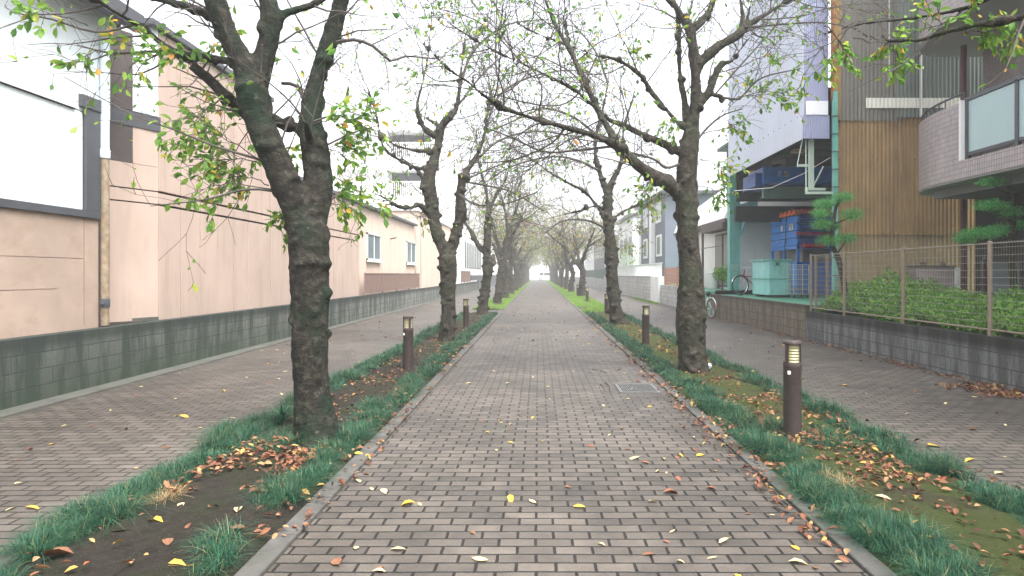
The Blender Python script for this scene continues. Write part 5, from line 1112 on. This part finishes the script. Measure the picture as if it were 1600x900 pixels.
for (x, y, k, s, rz, lab) in hand:
    g = G(x, y); onsoil = (1.7 < g.x < 3.05) or (-2.7 < g.x < -1.46); place_leaf(k, g.x, g.y, .035 if onsoil else 0, s * .95, lab, None, rz)
zones = [('central brick path', -1.3, 1.58, 3.0, 17, 170), ('left side path', -5.4, -2.9, 4, 16, 75), ('right side path', 3.2, 5.9, 4, 16, 75)]
seen = set()
for zn, x0, x1, y0, y1, n in zones:
    for i in range(n):
        u = rgl.random(); y = y0 * (y1 / y0) ** u; x = rgl.uniform(x0, x1)
        if zn[0] == 'c' and rgl.random() < .4: x = rgl.uniform(.7, 1.55)
        k = rgl.choices(['pale', 'yellow', 'brown', 'red'], [.6, .12, .25, .03])[0]
        sz = rgl.uniform(.036, .075); third = int(3 * (x - x0) / (x1 - x0) * .999)
        lat = (('left third', 'middle', 'right third')[third]) if zn[0] == 'c' else (('wall side', 'middle', 'planting side') if zn[0] == 'l' else ('planting side', 'middle', 'wall side'))[third]
        marks = [(3.6, 'at the very front'), (4.3, 'in front of the nearest bollard'), (5.2, 'just before the nearest bollard'), (6.1, 'level with the first left tree'), (7.2, 'just past the first left tree'), (8.2, 'before the drain grate'), (9.2, 'level with the first right tree'), (10.6, 'level with the nearest left bollard'), (12.5, 'past the first right tree'), (14.5, 'level with the second left tree'), (99, 'beyond the second left tree')]
        mk = [t_ for lim, t_ in marks if y < lim][0]; sw_ = 'small' if sz < .05 else ('large' if sz > .063 else 'medium')
        lb_ = '%s %s leaf, %s of %s, %s' % (sw_, cname[k], lat, zn.replace('central ', '').replace('side ', ''), mk)
        if lb_ in seen: continue
        seen.add(lb_); place_leaf(k, x, y, 0, sz, lb_, '%s leaves on the %s' % (cname[k], zn))
# loose litter, uncountable
def litter(name, spots, n, seed, label, size=.062):
    rs = np.random.RandomState(seed); O = []
    w_ = np.array([s[4] for s in spots], float); w_ /= w_.sum()
    for i in rs.choice(len(spots), n, p=w_):
        x0, x1, y0, y1, _, z = spots[i]; O.append((rs.uniform(x0, x1), y0 * (y1 / y0) ** rs.uniform(), z + rs.uniform(0, .02)))
    O = np.array(O); keep = [noise.noise((p[0] * 2.6, p[1] * 1.7, 7)) + noise.noise((p[0] * 7, p[1] * 5, 2)) * .5 > rs.uniform(-.5, .35) for p in O]; O = O[keep]; n = len(O)
    Z = norm(rs.normal(0, .38, (n, 3)) + np.array([0, 0, 1])); Y = norm(rs.normal(0, 1, (n, 3))); Y = norm(Y - Z * (Z * Y).sum(1, keepdims=True)); X = np.cross(Y, Z); T_ = LT.copy(); T_[:, 2] = np.abs(T_[:, 0]) * .6
    V, Q = inst(T_, LQ, X, Y, Z, O, rs.uniform(.5, 1.15, n) * size); o = link(name, npmesh(name, V, Q), m_litter); tag(o, kind='stuff'); o['label'] = label; o['category'] = 'leaf litter'
litter('leaf_litter', [(-2.5, -1.75, 4.2, 5.6, 4.2, .045), (-2.5, -1.6, 6.2, 23, 7, .045), (-1.6, -1.3, 3.5, 22, 3, .025), (-2.6, -1.6, 3, 4.4, .25, .045)], 3000, 41, 'brown and russet fallen leaves gathered in the left strip')
litter('leaf_litter', [(2.05, 2.9, 4.4, 7.5, 6, .045), (2.05, 2.9, 7.5, 23, 9, .045), (1.48, 1.85, 3.2, 22, 7, .02), (2.1, 2.9, 3, 4.6, .8, .045), (2.7, 3.2, 4, 20, 2, .04)], 5200, 42, 'brown and russet fallen leaves gathered in the right strip')
litter('leaf_litter', [(5.72, 5.99, 8.5, 18, 4, .005), (5.2, 5.98, 7.6, 8.5, 4, .01), (5.6, 5.98, 19, 24, 1, .005)], 1300, 43, 'russet leaves drifted against the foot of the right block wall')
litter('leaf_litter', [(-5.4, -2.85, 12, 60, 1, .003), (-1.3, 1.58, 14, 70, 2, .003), (3.2, 5.9, 12, 60, 1, .003)], 1500, 44, 'scattered small leaves on the farther paving', .07)
# twigs on path, litter scrap
for (x, y, x2, y2, lab) in ((938, 601, 945, 613, 'short dark twig lying on the path beside the drain grate'), (946, 598, 954, 613, 'longer dark twig lying on the path beside the drain grate'), (925, 578, 948, 583, 'curved twig lying on the path beyond the grate')):
    a, c = G(x, y), G(x2, y2); a.z = c.z = .008; tag(MB().tube([a, a.lerp(c, .5) + Vector((.02, 0, .01)), c], [.006, .005, .003], 5).build('fallen_twig', m_twig, origin=a), lab, 'twig')
g = G(1106, 584); tag(MB().tube([(g.x, g.y, .08), (g.x + .02, g.y, .12), (g.x + .03, g.y + .01, .15)], [.03, .045, .02], 8).build('paper_scrap', m_pipe, smooth=False, origin=(g.x, g.y, .08)), 'crumpled pale blue paper scrap at the foot of the first right tree', 'litter')

# ------------------------------------------------------------------ haze
if HAZE > 0:
    hm = bpy.data.materials.new('haze'); hm.use_nodes = True; n = hm.node_tree.nodes; n.clear(); o = n.new('ShaderNodeOutputMaterial'); v = n.new('ShaderNodeVolumePrincipled')
    v.inputs['Color'].default_value = (1, 1, 1, 1); v.inputs['Density'].default_value = HAZE; v.inputs['Anisotropy'].default_value = .2; hm.node_tree.links.new(v.outputs[0], o.inputs['Volume'])
    tag(MB().box(-610, 610, -65, 905, -1.2, 16).build('haze', hm), kind='stuff')
